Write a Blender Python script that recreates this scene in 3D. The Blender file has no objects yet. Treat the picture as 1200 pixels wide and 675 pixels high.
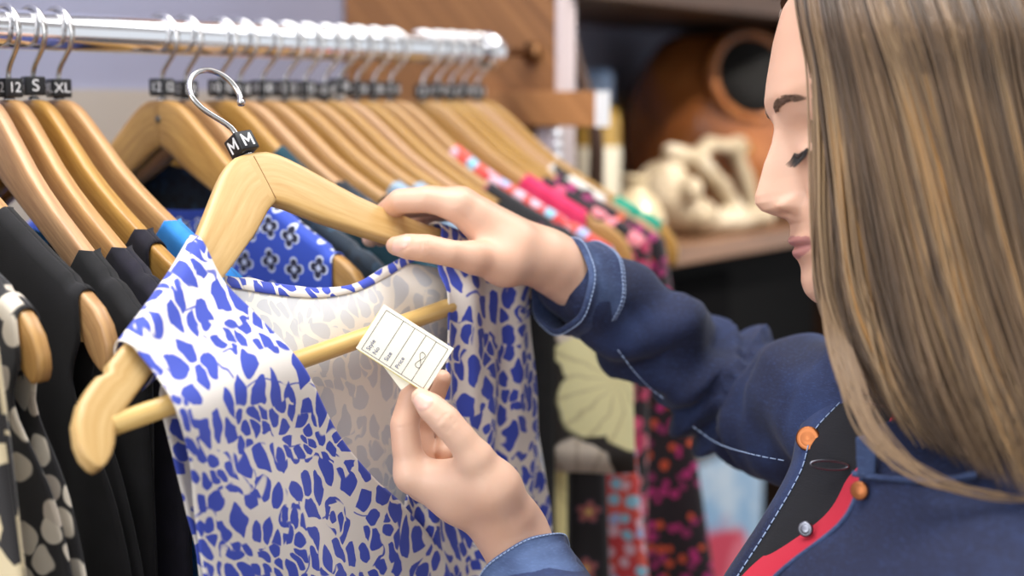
import bpy, math, random
import numpy as np
from mathutils import Vector, Matrix

SC = bpy.context.scene
COL = SC.collection
random.seed(4)
RNG = np.random.default_rng(7)

# ------------------------------------------------------------------ camera
FPX = 50.0 / 36.0 * 1200.0
PITCH = math.radians(7.43)
CAM = np.array([0.0, 0.0, 1.5])
CR = np.array([1.0, 0.0, 0.0])
CU = np.array([0.0, math.sin(PITCH), math.cos(PITCH)])
CF = np.array([0.0, math.cos(PITCH), -math.sin(PITCH)])

def at(px, py, d):
    """world point seen at pixel (px, py) of the 1200x675 frame, d metres along the view axis"""
    return CAM + (px - 600.0) / FPX * d * CR + (337.5 - py) / FPX * d * CU + d * CF

cd = bpy.data.cameras.new('camera')
cam = bpy.data.objects.new('camera', cd)
COL.objects.link(cam)
cam.location = CAM
cam.rotation_euler = (math.pi / 2 - PITCH, 0, 0)
cd.lens = 50.0
cd.sensor_width = 36.0
cd.clip_start = 0.02
cd.dof.use_dof = True
cd.dof.focus_distance = 0.94
cd.dof.aperture_fstop = 2.7
SC.camera = cam

# the rail's own frame: s along the rail (away from the camera), t out from the wall, z up
RA = at(0, 34, 1.03)
RB = at(545, 58.5, 1.453)
E1 = np.array([RB[0] - RA[0], RB[1] - RA[1], 0.0]); RLEN = np.linalg.norm(E1); E1 /= RLEN
E2 = np.array([E1[1], -E1[0], 0.0])
RZ = 1.553
def rf(s, t, z):
    return np.array([RA[0], RA[1], 0.0]) + s * E1 + t * E2 + np.array([0, 0, z])

# ------------------------------------------------------------------ mesh helpers
def lin(c):
    c = c / 255.0
    return c / 12.92 if c <= 0.04045 else ((c + 0.055) / 1.055) ** 2.4
def rgb(r, g, b):
    return (lin(r), lin(g), lin(b), 1.0)

class MB:
    """collects geometry for one mesh"""
    def __init__(s): s.v = []; s.f = []; s.n = 0; s.uv = {}; s.mi = []
    def add(s, V, Fc, uv=None, mi=0):
        V = np.asarray(V, float).reshape(-1, 3)
        o = s.n
        s.v.append(V); s.n += len(V)
        s.f.extend([tuple(int(i) + o for i in q) for q in Fc])
        s.mi.extend([mi] * len(Fc))
        if uv is not None:
            for i, q in enumerate(uv): s.uv[o + i] = (float(q[0]), float(q[1]))
        return s
    def build(s, name, mat, parent=None, smooth=True, mats=None):
        return mesh(name, np.concatenate(s.v), s.f, mat, parent, smooth,
                    [s.uv.get(i, (0.0, 0.0)) for i in range(s.n)] if s.uv else None,
                    mats=mats, mi=s.mi if mats else None)

def mesh(name, V, Fc, mat=None, parent=None, smooth=True, uv=None, mats=None, mi=None):
    me = bpy.data.meshes.new(name)
    me.from_pydata([tuple(map(float, v)) for v in V], [], [tuple(map(int, q)) for q in Fc])
    if uv is not None:
        lay = me.uv_layers.new(name='UVMap')
        uva = np.asarray(uv, float)
        idx = np.empty(len(me.loops), dtype=np.int32); me.loops.foreach_get('vertex_index', idx)
        lay.data.foreach_set('uv', uva[idx].astype(np.float32).ravel())
    for m in (mats or ([mat] if mat else [])): me.materials.append(m)
    if mi is not None: me.polygons.foreach_set('material_index', np.asarray(mi, dtype=np.int32))
    if smooth: me.polygons.foreach_set('use_smooth', [True] * len(me.polygons))
    me.update()
    o = bpy.data.objects.new(name, me)
    COL.objects.link(o)
    if parent is not None: o.parent = parent
    return o

def empty(name, loc=(0, 0, 0), mat3=None):
    o = bpy.data.objects.new(name, None)
    o.empty_display_size = 0.02
    COL.objects.link(o)
    if mat3 is not None:
        M = Matrix([list(mat3[i]) + [float(loc[i])] for i in range(3)] + [[0, 0, 0, 1]])
        o.matrix_world = M
    else:
        o.location = loc
    return o

def tag(o, label, cat=None, group=None, kind=None):
    if label: o['label'] = label
    if cat: o['category'] = cat
    if group: o['group'] = group
    if kind: o['kind'] = kind
    return o

def structure(o):
    o['kind'] = 'structure'; return o

def norm(v):
    v = np.asarray(v, float); return v / (np.linalg.norm(v) + 1e-12)

def crom(P, n, closed=False):
    """Catmull-Rom through the rows of P, n samples"""
    P = np.asarray(P, float); m = len(P)
    if m == 2:
        t = np.linspace(0, 1, n)[:, None]; return P[0] * (1 - t) + P[1] * t
    t = np.linspace(0, m - 1, n); i = np.minimum(t.astype(int), m - 2); f = (t - i)[:, None]
    p1, p2 = P[i], P[i + 1]
    p0 = np.where((i == 0)[:, None], 2 * P[0] - P[1], P[np.maximum(i - 1, 0)])
    p3 = np.where((i == m - 2)[:, None], 2 * P[-1] - P[-2], P[np.minimum(i + 2, m - 1)])
    return 0.5 * ((2 * p1) + (-p0 + p2) * f + (2 * p0 - 5 * p1 + 4 * p2 - p3) * f ** 2 + (-p0 + 3 * p1 - 3 * p2 + p3) * f ** 3)

def frames(P):
    P = np.asarray(P, float); T = np.gradient(P, axis=0); T /= np.linalg.norm(T, axis=1)[:, None] + 1e-12
    ref = np.array([0, 0, 1.0]) if abs(T[0][2]) < 0.9 else np.array([1.0, 0, 0])
    n = norm(np.cross(T[0], ref)); N = []
    for k in range(len(P)):
        n = norm(n - T[k] * np.dot(n, T[k])); N.append(n)
    N = np.array(N); return T, N, np.cross(T, N)

def tube(P, r, seg=10, caps=True, sx=1.0, N0=None):
    P = np.asarray(P, float); n = len(P); r = np.broadcast_to(np.asarray(r, float), (n,))
    T, N, B = frames(P)
    if N0 is not None:
        N = np.array([norm(np.asarray(N0) - t * np.dot(N0, t)) for t in T]); B = np.cross(T, N)
    a = np.linspace(0, 2 * math.pi, seg, endpoint=False)
    V = (P[:, None, :] + r[:, None, None] * (np.cos(a)[None, :, None] * N[:, None, :] * sx + np.sin(a)[None, :, None] * B[:, None, :])).reshape(-1, 3)
    Fc = [(i * seg + j, i * seg + (j + 1) % seg, (i + 1) * seg + (j + 1) % seg, (i + 1) * seg + j) for i in range(n - 1) for j in range(seg)]
    if caps:
        Fc += [tuple(range(seg - 1, -1, -1)), tuple((n - 1) * seg + j for j in range(seg))]
    return V, Fc

def loft(rings, closed=True, caps=True):
    rings = np.asarray(rings, float); n, m = rings.shape[:2]
    jm = m if closed else m - 1
    Fc = [(i * m + j, i * m + (j + 1) % m, (i + 1) * m + (j + 1) % m, (i + 1) * m + j) for i in range(n - 1) for j in range(jm)]
    if caps and closed:
        Fc += [tuple(range(m - 1, -1, -1)), tuple((n - 1) * m + j for j in range(m))]
    return rings.reshape(-1, 3), Fc

def box(c, dx, dy, dz, X=(1, 0, 0), Y=(0, 1, 0), Z=(0, 0, 1), bev=0.0):
    """box centred on c, full sizes dx, dy, dz along X, Y, Z; bevelled rims when bev > 0"""
    c = np.asarray(c, float); X, Y, Z = norm(X), norm(Y), norm(Z)
    b = min(bev, dx / 2.01, dy / 2.01, dz / 2.01)
    if b <= 0:
        V = [c + X * sx * dx / 2 + Y * sy * dy / 2 + Z * sz * dz / 2 for sz in (-1, 1) for sy in (-1, 1) for sx in (-1, 1)]
        return np.array(V), [(0, 2, 3, 1), (4, 5, 7, 6), (0, 1, 5, 4), (2, 6, 7, 3), (0, 4, 6, 2), (1, 3, 7, 5)]
    rings = []
    def ring(ix, iy, z):
        hx, hy = dx / 2 - ix, dy / 2 - iy; q = []
        for (sx, sy) in ((1, 1), (-1, 1), (-1, -1), (1, -1)):
            a0 = {(1, 1): 0, (-1, 1): 90, (-1, -1): 180, (1, -1): 270}[(sx, sy)]
            for k in range(4):
                a = math.radians(a0 + 30 * k)
                q.append(c + X * (sx * (hx - b) + b * math.cos(a)) + Y * (sy * (hy - b) + b * math.sin(a)) + Z * z)
        return q
    for k in range(4):
        a = math.radians(90 - 30 * k); i = b * (1 - math.cos(a)); rings.append(ring(i, i, -dz / 2 + b * (1 - math.sin(a))))
    for k in range(4):
        a = math.radians(30 * k); i = b * (1 - math.cos(a)); rings.append(ring(i, i, dz / 2 - b * (1 - math.sin(a))))
    return loft(rings)

def lathe(prof, seg=28, o=(0, 0, 0), Z=(0, 0, 1), X=None):
    Z = norm(Z); X = norm(np.cross(Z, [0.3, 0.9, 0.1])) if X is None else norm(X); Y = np.cross(Z, X); o = np.asarray(o, float)
    a = np.linspace(0, 2 * math.pi, seg, endpoint=False)
    return loft([[o + Z * z + r * (math.cos(q) * X + math.sin(q) * Y) for q in a] for r, z in prof])

def grid_faces(n, m):
    return [(i * m + j, i * m + j + 1, (i + 1) * m + j + 1, (i + 1) * m + j) for i in range(n - 1) for j in range(m - 1)]

def patch(rows, n, m):
    """smooth surface through rows of control points: n x m grid of points and metric uvs"""
    rows = [crom(r, m) for r in rows]
    G = np.stack([crom(np.array([r[j] for r in rows]), n) for j in range(m)], 1)
    du = np.linalg.norm(np.diff(G, axis=1), axis=2); u = np.concatenate([np.zeros((n, 1)), np.cumsum(du, 1)], 1); u -= u[:, m // 2:m // 2 + 1]
    dv = np.linalg.norm(np.diff(G, axis=0), axis=2); v = np.concatenate([np.zeros((1, m)), np.cumsum(dv, 0)], 0)
    return G, np.stack([u, -v], -1)

def gnormals(G):
    a = np.gradient(G, axis=0); b = np.gradient(G, axis=1); n = np.cross(b, a)
    return n / (np.linalg.norm(n, axis=2)[..., None] + 1e-12)

def solidify(o, t, off=0.0):
    m = o.modifiers.new('thick', 'SOLIDIFY'); m.thickness = t; m.offset = off; return o

def lettering(body, name, mat, parent, o, X, Y, size, spacing=1.0, font_bold=0.0, depth=0.0002):
    """flat raised letters: o is the middle of the word, X its reading direction, Y its up"""
    cu = bpy.data.curves.new(name, 'FONT'); cu.body = body; cu.size = size; cu.align_x = 'CENTER'; cu.align_y = 'CENTER'
    cu.extrude = depth; cu.offset = font_bold; cu.space_character = spacing
    tmp = bpy.data.objects.new('tmp_text', cu); COL.objects.link(tmp)
    bpy.context.view_layer.update()
    me = bpy.data.meshes.new_from_object(tmp.evaluated_get(bpy.context.evaluated_depsgraph_get()))
    bpy.data.objects.remove(tmp); bpy.data.curves.remove(cu)
    me.materials.clear(); me.materials.append(mat)
    X, Y = norm(X), norm(Y); Z = np.cross(X, Y)
    M = np.stack([X, Y, Z], 1)
    co = np.empty(len(me.vertices) * 3); me.vertices.foreach_get('co', co); co = co.reshape(-1, 3) @ M.T + np.asarray(o)
    me.vertices.foreach_set('co', co.ravel()); me.update(); me.name = name
    ob = bpy.data.objects.new(name, me); COL.objects.link(ob); ob.parent = parent
    return ob

# ------------------------------------------------------------------ signed-distance sculpting (hands, head, jacket)
class Field:
    def __init__(s, lo, hi, h):
        s.lo = np.asarray(lo, float); s.h = h
        s.n = np.maximum(np.ceil((np.asarray(hi) - s.lo) / h).astype(int) + 1, 3)
        s.d = np.full(s.n, 1.0, np.float32)
    def sub(s, lo, hi):
        a = np.clip(np.floor((np.asarray(lo) - s.lo) / s.h).astype(int), 0, s.n - 1)
        b = np.clip(np.ceil((np.asarray(hi) - s.lo) / s.h).astype(int) + 1, 1, s.n)
        sl = tuple(slice(int(a[i]), int(max(b[i], a[i] + 1))) for i in range(3))
        ax = [(s.lo[i] + s.h * np.arange(sl[i].start, sl[i].stop)).astype(np.float32) for i in range(3)]
        return sl, ax[0][:, None, None], ax[1][None, :, None], ax[2][None, None, :]
    def mix(s, sl, v, k):
        a = s.d[sl]
        if k > 0:
            hh = np.maximum(k - np.abs(a - v), 0) / k
            s.d[sl] = np.minimum(a, v) - hh * hh * k * 0.25
        else: s.d[sl] = np.minimum(a, v)
    def cone(s, a, b, ra, rb, k=0.004, flat=None, fs=1.0):
        """capsule that tapers from ra to rb; flat: a direction squeezed by fs"""
        a = np.asarray(a, float); b = np.asarray(b, float); m = max(ra, rb) * max(1, fs) + 3 * k + 3 * s.h
        sl, x, y, z = s.sub(np.minimum(a, b) - m, np.maximum(a, b) + m)
        ab = b - a; L = float(ab @ ab) + 1e-12
        px, py, pz = x - a[0], y - a[1], z - a[2]
        t = np.clip((px * ab[0] + py * ab[1] + pz * ab[2]) / L, 0, 1)
        qx, qy, qz = px - t * ab[0], py - t * ab[1], pz - t * ab[2]
        r = ra + (rb - ra) * t
        if flat is not None:
            f = norm(flat); c = (qx * f[0] + qy * f[1] + qz * f[2]) * (1 / fs - 1)
            qx, qy, qz = qx + c * f[0], qy + c * f[1], qz + c * f[2]
        s.mix(sl, (np.sqrt(qx * qx + qy * qy + qz * qz) - r).astype(np.float32), k); return s
    def chain(s, P, R, k=0.003, flat=None, fs=1.0):
        for i in range(len(P) - 1): s.cone(P[i], P[i + 1], R[i], R[i + 1], k, flat, fs)
        return s
    def ell(s, c, r, A=None, k=0.004):
        c = np.asarray(c, float); A = np.eye(3) if A is None else np.asarray(A); m = max(r) + 3 * k + 3 * s.h
        sl, x, y, z = s.sub(c - m, c + m)
        px, py, pz = x - c[0], y - c[1], z - c[2]
        q = [px * A[i][0] + py * A[i][1] + pz * A[i][2] for i in range(3)]
        k0 = np.sqrt(sum((q[i] / r[i]) ** 2 for i in range(3))); k1 = np.sqrt(sum((q[i] / r[i] ** 2) ** 2 for i in range(3))) + 1e-9
        s.mix(sl, (k0 * (k0 - 1) / k1).astype(np.float32), k); return s
    def merge(s, o, k):
        s.mix((slice(None),) * 3, o.d, k); return s
    def mesh(s):
        d = s.d; n = s.n; ins = d < 0
        cnt = np.zeros(n - 1, np.float32); acc = [np.zeros(n - 1, np.float32) for _ in range(3)]
        c = [(i, j, k) for i in (0, 1) for j in (0, 1) for k in (0, 1)]
        def V(o): return d[o[0]:n[0] - 1 + o[0], o[1]:n[1] - 1 + o[1], o[2]:n[2] - 1 + o[2]]
        for a in c:
            for ax in range(3):
                if a[ax] == 1: continue
                b = list(a); b[ax] = 1; va, vb = V(a), V(b); m = (va < 0) != (vb < 0)
                t = np.where(m, va / np.where(m, va - vb, 1), 0).astype(np.float32)
                cnt += m
                for q in range(3): acc[q] += np.where(m, a[q] + (t if q == ax else 0), 0)
        act = cnt > 0; ids = np.full(act.shape, -1, np.int64); ids[act] = np.arange(int(act.sum()))
        I = np.argwhere(act); w = cnt[act]
        P = np.stack([(I[:, q] + acc[q][act] / w) * s.h + s.lo[q] for q in range(3)], 1)
        Fc = []
        for ax in range(3):
            u, v = (ax + 1) % 3, (ax + 2) % 3
            lo = [slice(None)] * 3; hi = [slice(None)] * 3; lo[ax] = slice(0, -1); hi[ax] = slice(1, None)
            a, b = ins[tuple(lo)], ins[tuple(hi)]
            for flip, m in ((False, a & ~b), (True, ~a & b)):
                E = np.argwhere(m); E = E[(E[:, u] > 0) & (E[:, v] > 0) & (E[:, u] < n[u] - 1) & (E[:, v] < n[v] - 1)]
                if not len(E): continue
                def cell(du, dv):
                    q = E.copy(); q[:, u] -= du; q[:, v] -= dv; return ids[q[:, 0], q[:, 1], q[:, 2]]
                q = np.stack([cell(1, 1), cell(0, 1), cell(0, 0), cell(1, 0)], 1)
                Fc.append(q[:, ::-1] if flip else q)
        return P, np.concatenate(Fc)

def smooth_mesh(P, Fc, it=2, lam=0.5):
    n = len(P); e = np.concatenate([Fc[:, [i, (i + 1) % 4]] for i in range(4)])
    for _ in range(it):
        A = np.zeros_like(P); c = np.zeros(n)
        for q in range(3):
            A[:, q] = np.bincount(e[:, 0], P[e[:, 1], q], n) + np.bincount(e[:, 1], P[e[:, 0], q], n)
        c = np.bincount(e[:, 0], minlength=n) + np.bincount(e[:, 1], minlength=n)
        P = P + lam * (A / np.maximum(c, 1)[:, None] - P)
    return P

def vnormals(P, Fc):
    N = np.zeros_like(P); fn = np.cross(P[Fc[:, 2]] - P[Fc[:, 0]], P[Fc[:, 3]] - P[Fc[:, 1]])
    for q in range(3):
        for c in range(4): N[:, q] += np.bincount(Fc[:, c], fn[:, q], len(P))
    return N / (np.linalg.norm(N, axis=1)[:, None] + 1e-12)
# ------------------------------------------------------------------ materials
class NT:
    def __init__(s, name):
        s.m = bpy.data.materials.new(name); s.m.use_nodes = True; s.t = s.m.node_tree; s.t.nodes.clear()
        s.out = s.n('ShaderNodeOutputMaterial'); s.b = s.n('ShaderNodeBsdfPrincipled'); s.l(s.b.outputs[0], s.out.inputs[0])
    def n(s, typ, **k):
        q = s.t.nodes.new(typ)
        for a, v in k.items(): setattr(q, a, v)
        return q
    def l(s, a, b): s.t.links.new(a, b)
    def val(s, sock, v):
        if hasattr(v, 'links') or isinstance(v, bpy.types.NodeSocket): s.l(v, sock)
        else: sock.default_value = v
    def set(s, **k):
        for a, v in k.items(): s.val(s.b.inputs[a.replace('_', ' ')], v)
        return s
    def math(s, op, a, b=0.0, c=0.0, clamp=False):
        q = s.n('ShaderNodeMath', operation=op, use_clamp=clamp)
        for i, v in enumerate((a, b, c)): s.val(q.inputs[i], v)
        return q.outputs[0]
    def coord(s, kind='UV', scale=(1, 1, 1), loc=(0, 0, 0), rot=(0, 0, 0)):
        t = s.n('ShaderNodeTexCoord'); m = s.n('ShaderNodeMapping'); s.l(t.outputs[kind], m.inputs[0])
        m.inputs['Scale'].default_value = scale; m.inputs['Location'].default_value = loc; m.inputs['Rotation'].default_value = rot
        return m.outputs[0]
    def noise(s, vec, scale, detail=3.0, rough=0.5, dist=0.0, out=0):
        q = s.n('ShaderNodeTexNoise'); s.l(vec, q.inputs['Vector']); q.inputs['Scale'].default_value = scale
        q.inputs['Detail'].default_value = detail; q.inputs['Roughness'].default_value = rough; q.inputs['Distortion'].default_value = dist
        return q.outputs[out]
    def voro(s, vec, scale, feature='F1', rnd=1.0, out='Distance'):
        q = s.n('ShaderNodeTexVoronoi', feature=feature, voronoi_dimensions='2D'); s.l(vec, q.inputs['Vector']); q.inputs['Scale'].default_value = scale
        q.inputs['Randomness'].default_value = rnd
        return q.outputs[out]
    def warp(s, vec, scale, amt):
        q = s.n('ShaderNodeVectorMath', operation='SUBTRACT'); s.l(s.noise(vec, scale, 1.5, out=1), q.inputs[0]); q.inputs[1].default_value = (.5, .5, .5)
        w = s.n('ShaderNodeVectorMath', operation='SCALE'); s.l(q.outputs[0], w.inputs[0]); w.inputs['Scale'].default_value = amt
        a = s.n('ShaderNodeVectorMath', operation='ADD'); s.l(vec, a.inputs[0]); s.l(w.outputs[0], a.inputs[1])
        return a.outputs[0]
    def ramp(s, fac, stops, interp='LINEAR'):
        q = s.n('ShaderNodeValToRGB'); q.color_ramp.interpolation = interp; s.val(q.inputs[0], fac); e = q.color_ramp.elements
        while len(e) < len(stops): e.new(0.5)
        for i, (p, c) in enumerate(stops): e[i].position = p; e[i].color = c
        return q.outputs[0]
    def mix(s, fac, a, b, mode='MIX'):
        q = s.n('ShaderNodeMix', data_type='RGBA', blend_type=mode); s.val(q.inputs[0], fac); s.val(q.inputs[6], a); s.val(q.inputs[7], b)
        return q.outputs[2]
    def step(s, v, lo, hi):
        q = s.n('ShaderNodeMapRange', interpolation_type='SMOOTHSTEP'); s.val(q.inputs[0], v); q.inputs[1].default_value = lo; q.inputs[2].default_value = hi
        return q.outputs[0]
    def bump(s, h, strength=0.3, dist=0.001):
        q = s.n('ShaderNodeBump'); s.l(h, q.inputs['Height']); q.inputs['Strength'].default_value = strength; q.inputs['Distance'].default_value = dist
        s.l(q.outputs[0], s.b.inputs['Normal']); return s

def plain(name, c, rough=0.6, metal=0.0, **k):
    t = NT(name); t.set(Base_Color=c, Roughness=rough, Metallic=metal, **k); return t.m

def wood(name, pale, dark, rough=0.36, coat=0.25, scale=1.0, kind='UV', vary=True, line=90.0):
    t = NT(name)
    v = t.coord(kind, (4 * scale, 60 * scale, 20 * scale) if kind == 'UV' else (3 * scale, 3 * scale, 55 * scale))
    v = t.warp(v, 0.8, 0.5)
    g = t.noise(v, 3.0, 5.0, 0.62)
    c = t.ramp(g, [(0.30, dark), (0.5, tuple((a + b) / 2 for a, b in zip(pale, dark))), (0.68, pale)])
    fine = t.noise(t.coord(kind, (25 * scale, line * 5 * scale, 200)), 3.0, 2.0)
    c = t.mix(t.math('MULTIPLY', t.step(fine, 0.55, 0.75), 0.22), c, dark)
    if vary:
        oi = t.n('ShaderNodeObjectInfo')
        h = t.n('ShaderNodeHueSaturation'); t.l(c, h.inputs['Color'])
        t.l(t.math('MULTIPLY_ADD', oi.outputs['Random'], 0.014, 0.497), h.inputs['Hue'])
        t.l(t.math('MULTIPLY_ADD', oi.outputs['Random'], 0.25, 0.82), h.inputs['Saturation'])
        t.l(t.math('MULTIPLY_ADD', oi.outputs['Random'], -0.18, 1.06), h.inputs['Value'])
        c = h.outputs[0]
    t.set(Base_Color=c, Roughness=rough, Coat_Weight=coat, Coat_Roughness=0.25)
    t.bump(g, 0.08, 0.0006)
    return t.m

def weave(t, v, s=900.0, strength=0.12):
    w1 = t.n('ShaderNodeTexWave', wave_type='BANDS', bands_direction='X'); w2 = t.n('ShaderNodeTexWave', wave_type='BANDS', bands_direction='Y')
    for w in (w1, w2): t.l(v, w.inputs[0]); w.inputs['Scale'].default_value = s / 3; w.inputs['Distortion'].default_value = 0.3
    h = t.math('ADD', t.math('MULTIPLY', w1.outputs[1], w2.outputs[1]), t.noise(v, 60.0, 3.0))
    return t.bump(h, strength, 0.0008)

def cloth(name, c, c2=None, rough=0.9, sheen=0.06, nscale=40.0):
    t = NT(name); v = t.coord('UV')
    n = t.noise(v, nscale, 4.0)
    col = t.mix(t.step(n, 0.3, 0.75), c, c2 or tuple(min(1, x * 1.35) for x in c[:3]) + (1,))
    t.set(Base_Color=col, Roughness=rough, Sheen_Weight=sheen, Sheen_Roughness=0.5); weave(t, v); return t.m

def leafy_print(name, ground, blob, scale=68.0, gap=0.056, veins=True, stretch=(1.0, 0.64, 1.0), rot=0.5, wamt=0.010, rough=0.7, fade=0.0):
    """cell-shaped leaves on a pale ground, with thin stems between them"""
    t = NT(name); v0 = t.coord('UV')
    m = t.n('ShaderNodeMapping'); t.l(t.warp(t.warp(v0, 26.0, wamt * 1.9), 70.0, wamt * 0.8), m.inputs[0]); m.inputs['Scale'].default_value = stretch; m.inputs['Rotation'].default_value = (0, 0, rot)
    v = m.outputs[0]
    rc = t.n('ShaderNodeSeparateColor'); t.l(t.voro(v, scale, 'F1', 1.0, 'Color'), rc.inputs[0])
    def cells(sc):
        f1 = t.voro(v, sc, 'F1', 1.0); f2 = t.voro(v, sc, 'F2', 1.0); e = t.voro(v, sc, 'DISTANCE_TO_EDGE', 1.0)
        m_ = t.math('MINIMUM', t.math('MULTIPLY', t.math('SUBTRACT', f2, f1), .62), e)
        return t.math('SUBTRACT', m_, t.math('MULTIPLY', t.step(f1, .22, .70), .16))
    th = t.math('MULTIPLY_ADD', t.math('POWER', rc.outputs[0], 1.6), gap * 1.0, gap * 0.66)
    a = t.step(t.math('SUBTRACT', cells(scale), th), -0.012, 0.012)
    cut = t.step(t.math('SUBTRACT', cells(scale * 1.5), gap * .60), -0.014, 0.014)
    pick = t.step(t.noise(v0, 24.0, 1.0), 0.52, 0.54)
    a = t.math('ADD', t.math('MULTIPLY', cut, pick), t.math('MULTIPLY', a, t.math('SUBTRACT', 1.0, pick)))
    if veins:
        n = t.noise(t.warp(v0, 55.0, 0.006), 19.0, 1.0)
        ln = t.math('ABSOLUTE', t.math('SUBTRACT', n, 0.5))
        ln = t.math('SUBTRACT', 1.0, t.step(ln, 0.004, 0.010))
        ln = t.math('MULTIPLY', ln, t.step(t.noise(v0, 33.0, 1.0, out=0), 0.54, 0.58))
        # a clear margin either side of a stem
        a = t.math('MAXIMUM', a, t.math('MULTIPLY', ln, 0.9))
    bl = t.mix(t.noise(v0, 9.0, 1.0), blob, tuple(x * 0.78 for x in blob[:3]) + (1,))
    col = t.mix(a, ground, bl)
    if fade: col = t.mix(fade, col, ground)
    t.set(Base_Color=col, Roughness=rough, Sheen_Weight=0.2); weave(t, v0, 1100.0, 0.08); return t.m

def dots(name, ground, spots, scale=48.0, r=(0.30, 0.42), rnd=0.75, ground2=None, wamt=0.006, rough=0.8, keep=1.0):
    t = NT(name); v0 = t.coord('UV'); v = t.warp(v0, 45.0, wamt)
    f = t.voro(v, scale, 'F1', rnd); rc = t.n('ShaderNodeSeparateColor'); t.l(t.voro(v, scale, 'F1', rnd, 'Color'), rc.inputs[0])
    rad = t.math('MULTIPLY_ADD', rc.outputs[0], r[1] - r[0], r[0])
    a = t.math('SUBTRACT', 1.0, t.step(t.math('SUBTRACT', f, rad), -0.05, 0.03))
    if keep < 1: a = t.math('MULTIPLY', a, t.math('LESS_THAN', rc.outputs[1], keep))
    sc = t.ramp(rc.outputs[2], [(i / max(1, len(spots)), c) for i, c in enumerate(spots)], 'CONSTANT')
    g = t.mix(t.step(t.noise(v0, 22.0, 2.0), 0.42, 0.58), ground, ground2 or ground)
    t.set(Base_Color=t.mix(a, g, sc), Roughness=rough, Sheen_Weight=0.2); weave(t, v0); return t.m

def blossoms(name, ground, petal, heart, line, scale=30.0, petals=4.0, r=0.40, rnd=0.35):
    """one open flower per cell: petals with an outline and a pale heart"""
    t = NT(name); v0 = t.coord('UV')
    q = t.n('ShaderNodeTexVoronoi', voronoi_dimensions='2D'); t.l(v0, q.inputs['Vector']); q.inputs['Scale'].default_value = scale; q.inputs['Randomness'].default_value = rnd
    pv = t.n('ShaderNodeVectorMath', operation='SCALE'); t.l(v0, pv.inputs[0]); pv.inputs['Scale'].default_value = scale
    ps = t.n('ShaderNodeVectorMath', operation='SCALE'); t.l(q.outputs['Position'], ps.inputs[0]); ps.inputs['Scale'].default_value = scale
    df = t.n('ShaderNodeVectorMath', operation='SUBTRACT'); t.l(v0, df.inputs[0]); t.l(q.outputs['Position'], df.inputs[1])
    sx = t.n('ShaderNodeSeparateXYZ'); t.l(df.outputs[0], sx.inputs[0])
    ang = t.math('ARCTAN2', sx.outputs[1], sx.outputs[0])
    rc = t.n('ShaderNodeSeparateColor'); t.l(q.outputs['Color'], rc.inputs[0])
    w = t.math('ABSOLUTE', t.math('COSINE', t.math('MULTIPLY_ADD', ang, petals / 2, t.math('MULTIPLY', rc.outputs[0], 6.0))))
    rad = t.math('MULTIPLY_ADD', t.math('POWER', w, 0.6), r * 0.62, r * 0.38)
    k = t.math('DIVIDE', q.outputs['Distance'], rad)
    body = t.math('SUBTRACT', 1.0, t.step(k, 0.80, 0.86)); edge = t.math('SUBTRACT', 1.0, t.step(k, 0.98, 1.06)); hrt = t.math('SUBTRACT', 1.0, t.step(k, 0.22, 0.36))
    c = t.mix(edge, ground, line); c = t.mix(body, c, petal); c = t.mix(hrt, c, heart)
    t.set(Base_Color=c, Roughness=0.75, Sheen_Weight=0.2); weave(t, v0); return t.m

def big_floral(name, ground, cols, scale=11.0):
    t = NT(name); v0 = t.coord('UV'); v = t.warp(v0, 40.0, 0.016)
    q = t.n('ShaderNodeTexVoronoi', voronoi_dimensions='2D'); t.l(v, q.inputs['Vector']); q.inputs['Scale'].default_value = scale
    df = t.n('ShaderNodeVectorMath', operation='SUBTRACT'); t.l(v, df.inputs[0]); t.l(q.outputs['Position'], df.inputs[1])
    sx = t.n('ShaderNodeSeparateXYZ'); t.l(df.outputs[0], sx.inputs[0]); ang = t.math('ARCTAN2', sx.outputs[1], sx.outputs[0])
    w = t.math('ABSOLUTE', t.math('COSINE', t.math('MULTIPLY', ang, 2.5)))
    k = t.math('DIVIDE', q.outputs['Distance'], t.math('MULTIPLY_ADD', w, 0.20, 0.50))
    a = t.math('SUBTRACT', 1.0, t.step(k, 0.95, 1.02))
    rc = t.n('ShaderNodeSeparateColor'); t.l(q.outputs['Color'], rc.inputs[0])
    fl = t.ramp(rc.outputs[0], [(i / len(cols), c) for i, c in enumerate(cols)], 'CONSTANT')
    st = t.step(t.math('ABSOLUTE', t.math('SINE', t.math('MULTIPLY', ang, 9.0))), 0.0, 0.5)
    fl = t.mix(t.math('MULTIPLY', t.math('SUBTRACT', 1.0, st), 0.35), fl, (0.25, 0.16, 0.06, 1))
    t.set(Base_Color=t.mix(a, ground, fl), Roughness=0.75); weave(t, v0); return t.m

def denim(name, c, fade, amount=0.5, kind='Object'):
    t = NT(name); v = t.coord(kind)
    big = t.noise(v, 9.0, 4.0, 0.6); fine = t.noise(t.coord(kind, (300, 300, 1200)), 1.0, 2.0); sl = t.noise(t.coord(kind, (40, 40, 420)), 1.0, 3.0)
    col = t.mix(t.math('MULTIPLY', t.step(big, 0.42, 0.72), amount), c, fade)
    col = t.mix(t.math('MULTIPLY', t.step(fine, 0.5, 0.75), 0.22), col, fade)
    col = t.mix(t.math('MULTIPLY', t.step(sl, 0.55, 0.8), 0.10), col, fade)
    t.set(Base_Color=col, Roughness=0.85, Sheen_Weight=0.06)
    t.bump(t.math('ADD', fine, sl), 0.25, 0.0008); return t.m

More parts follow.
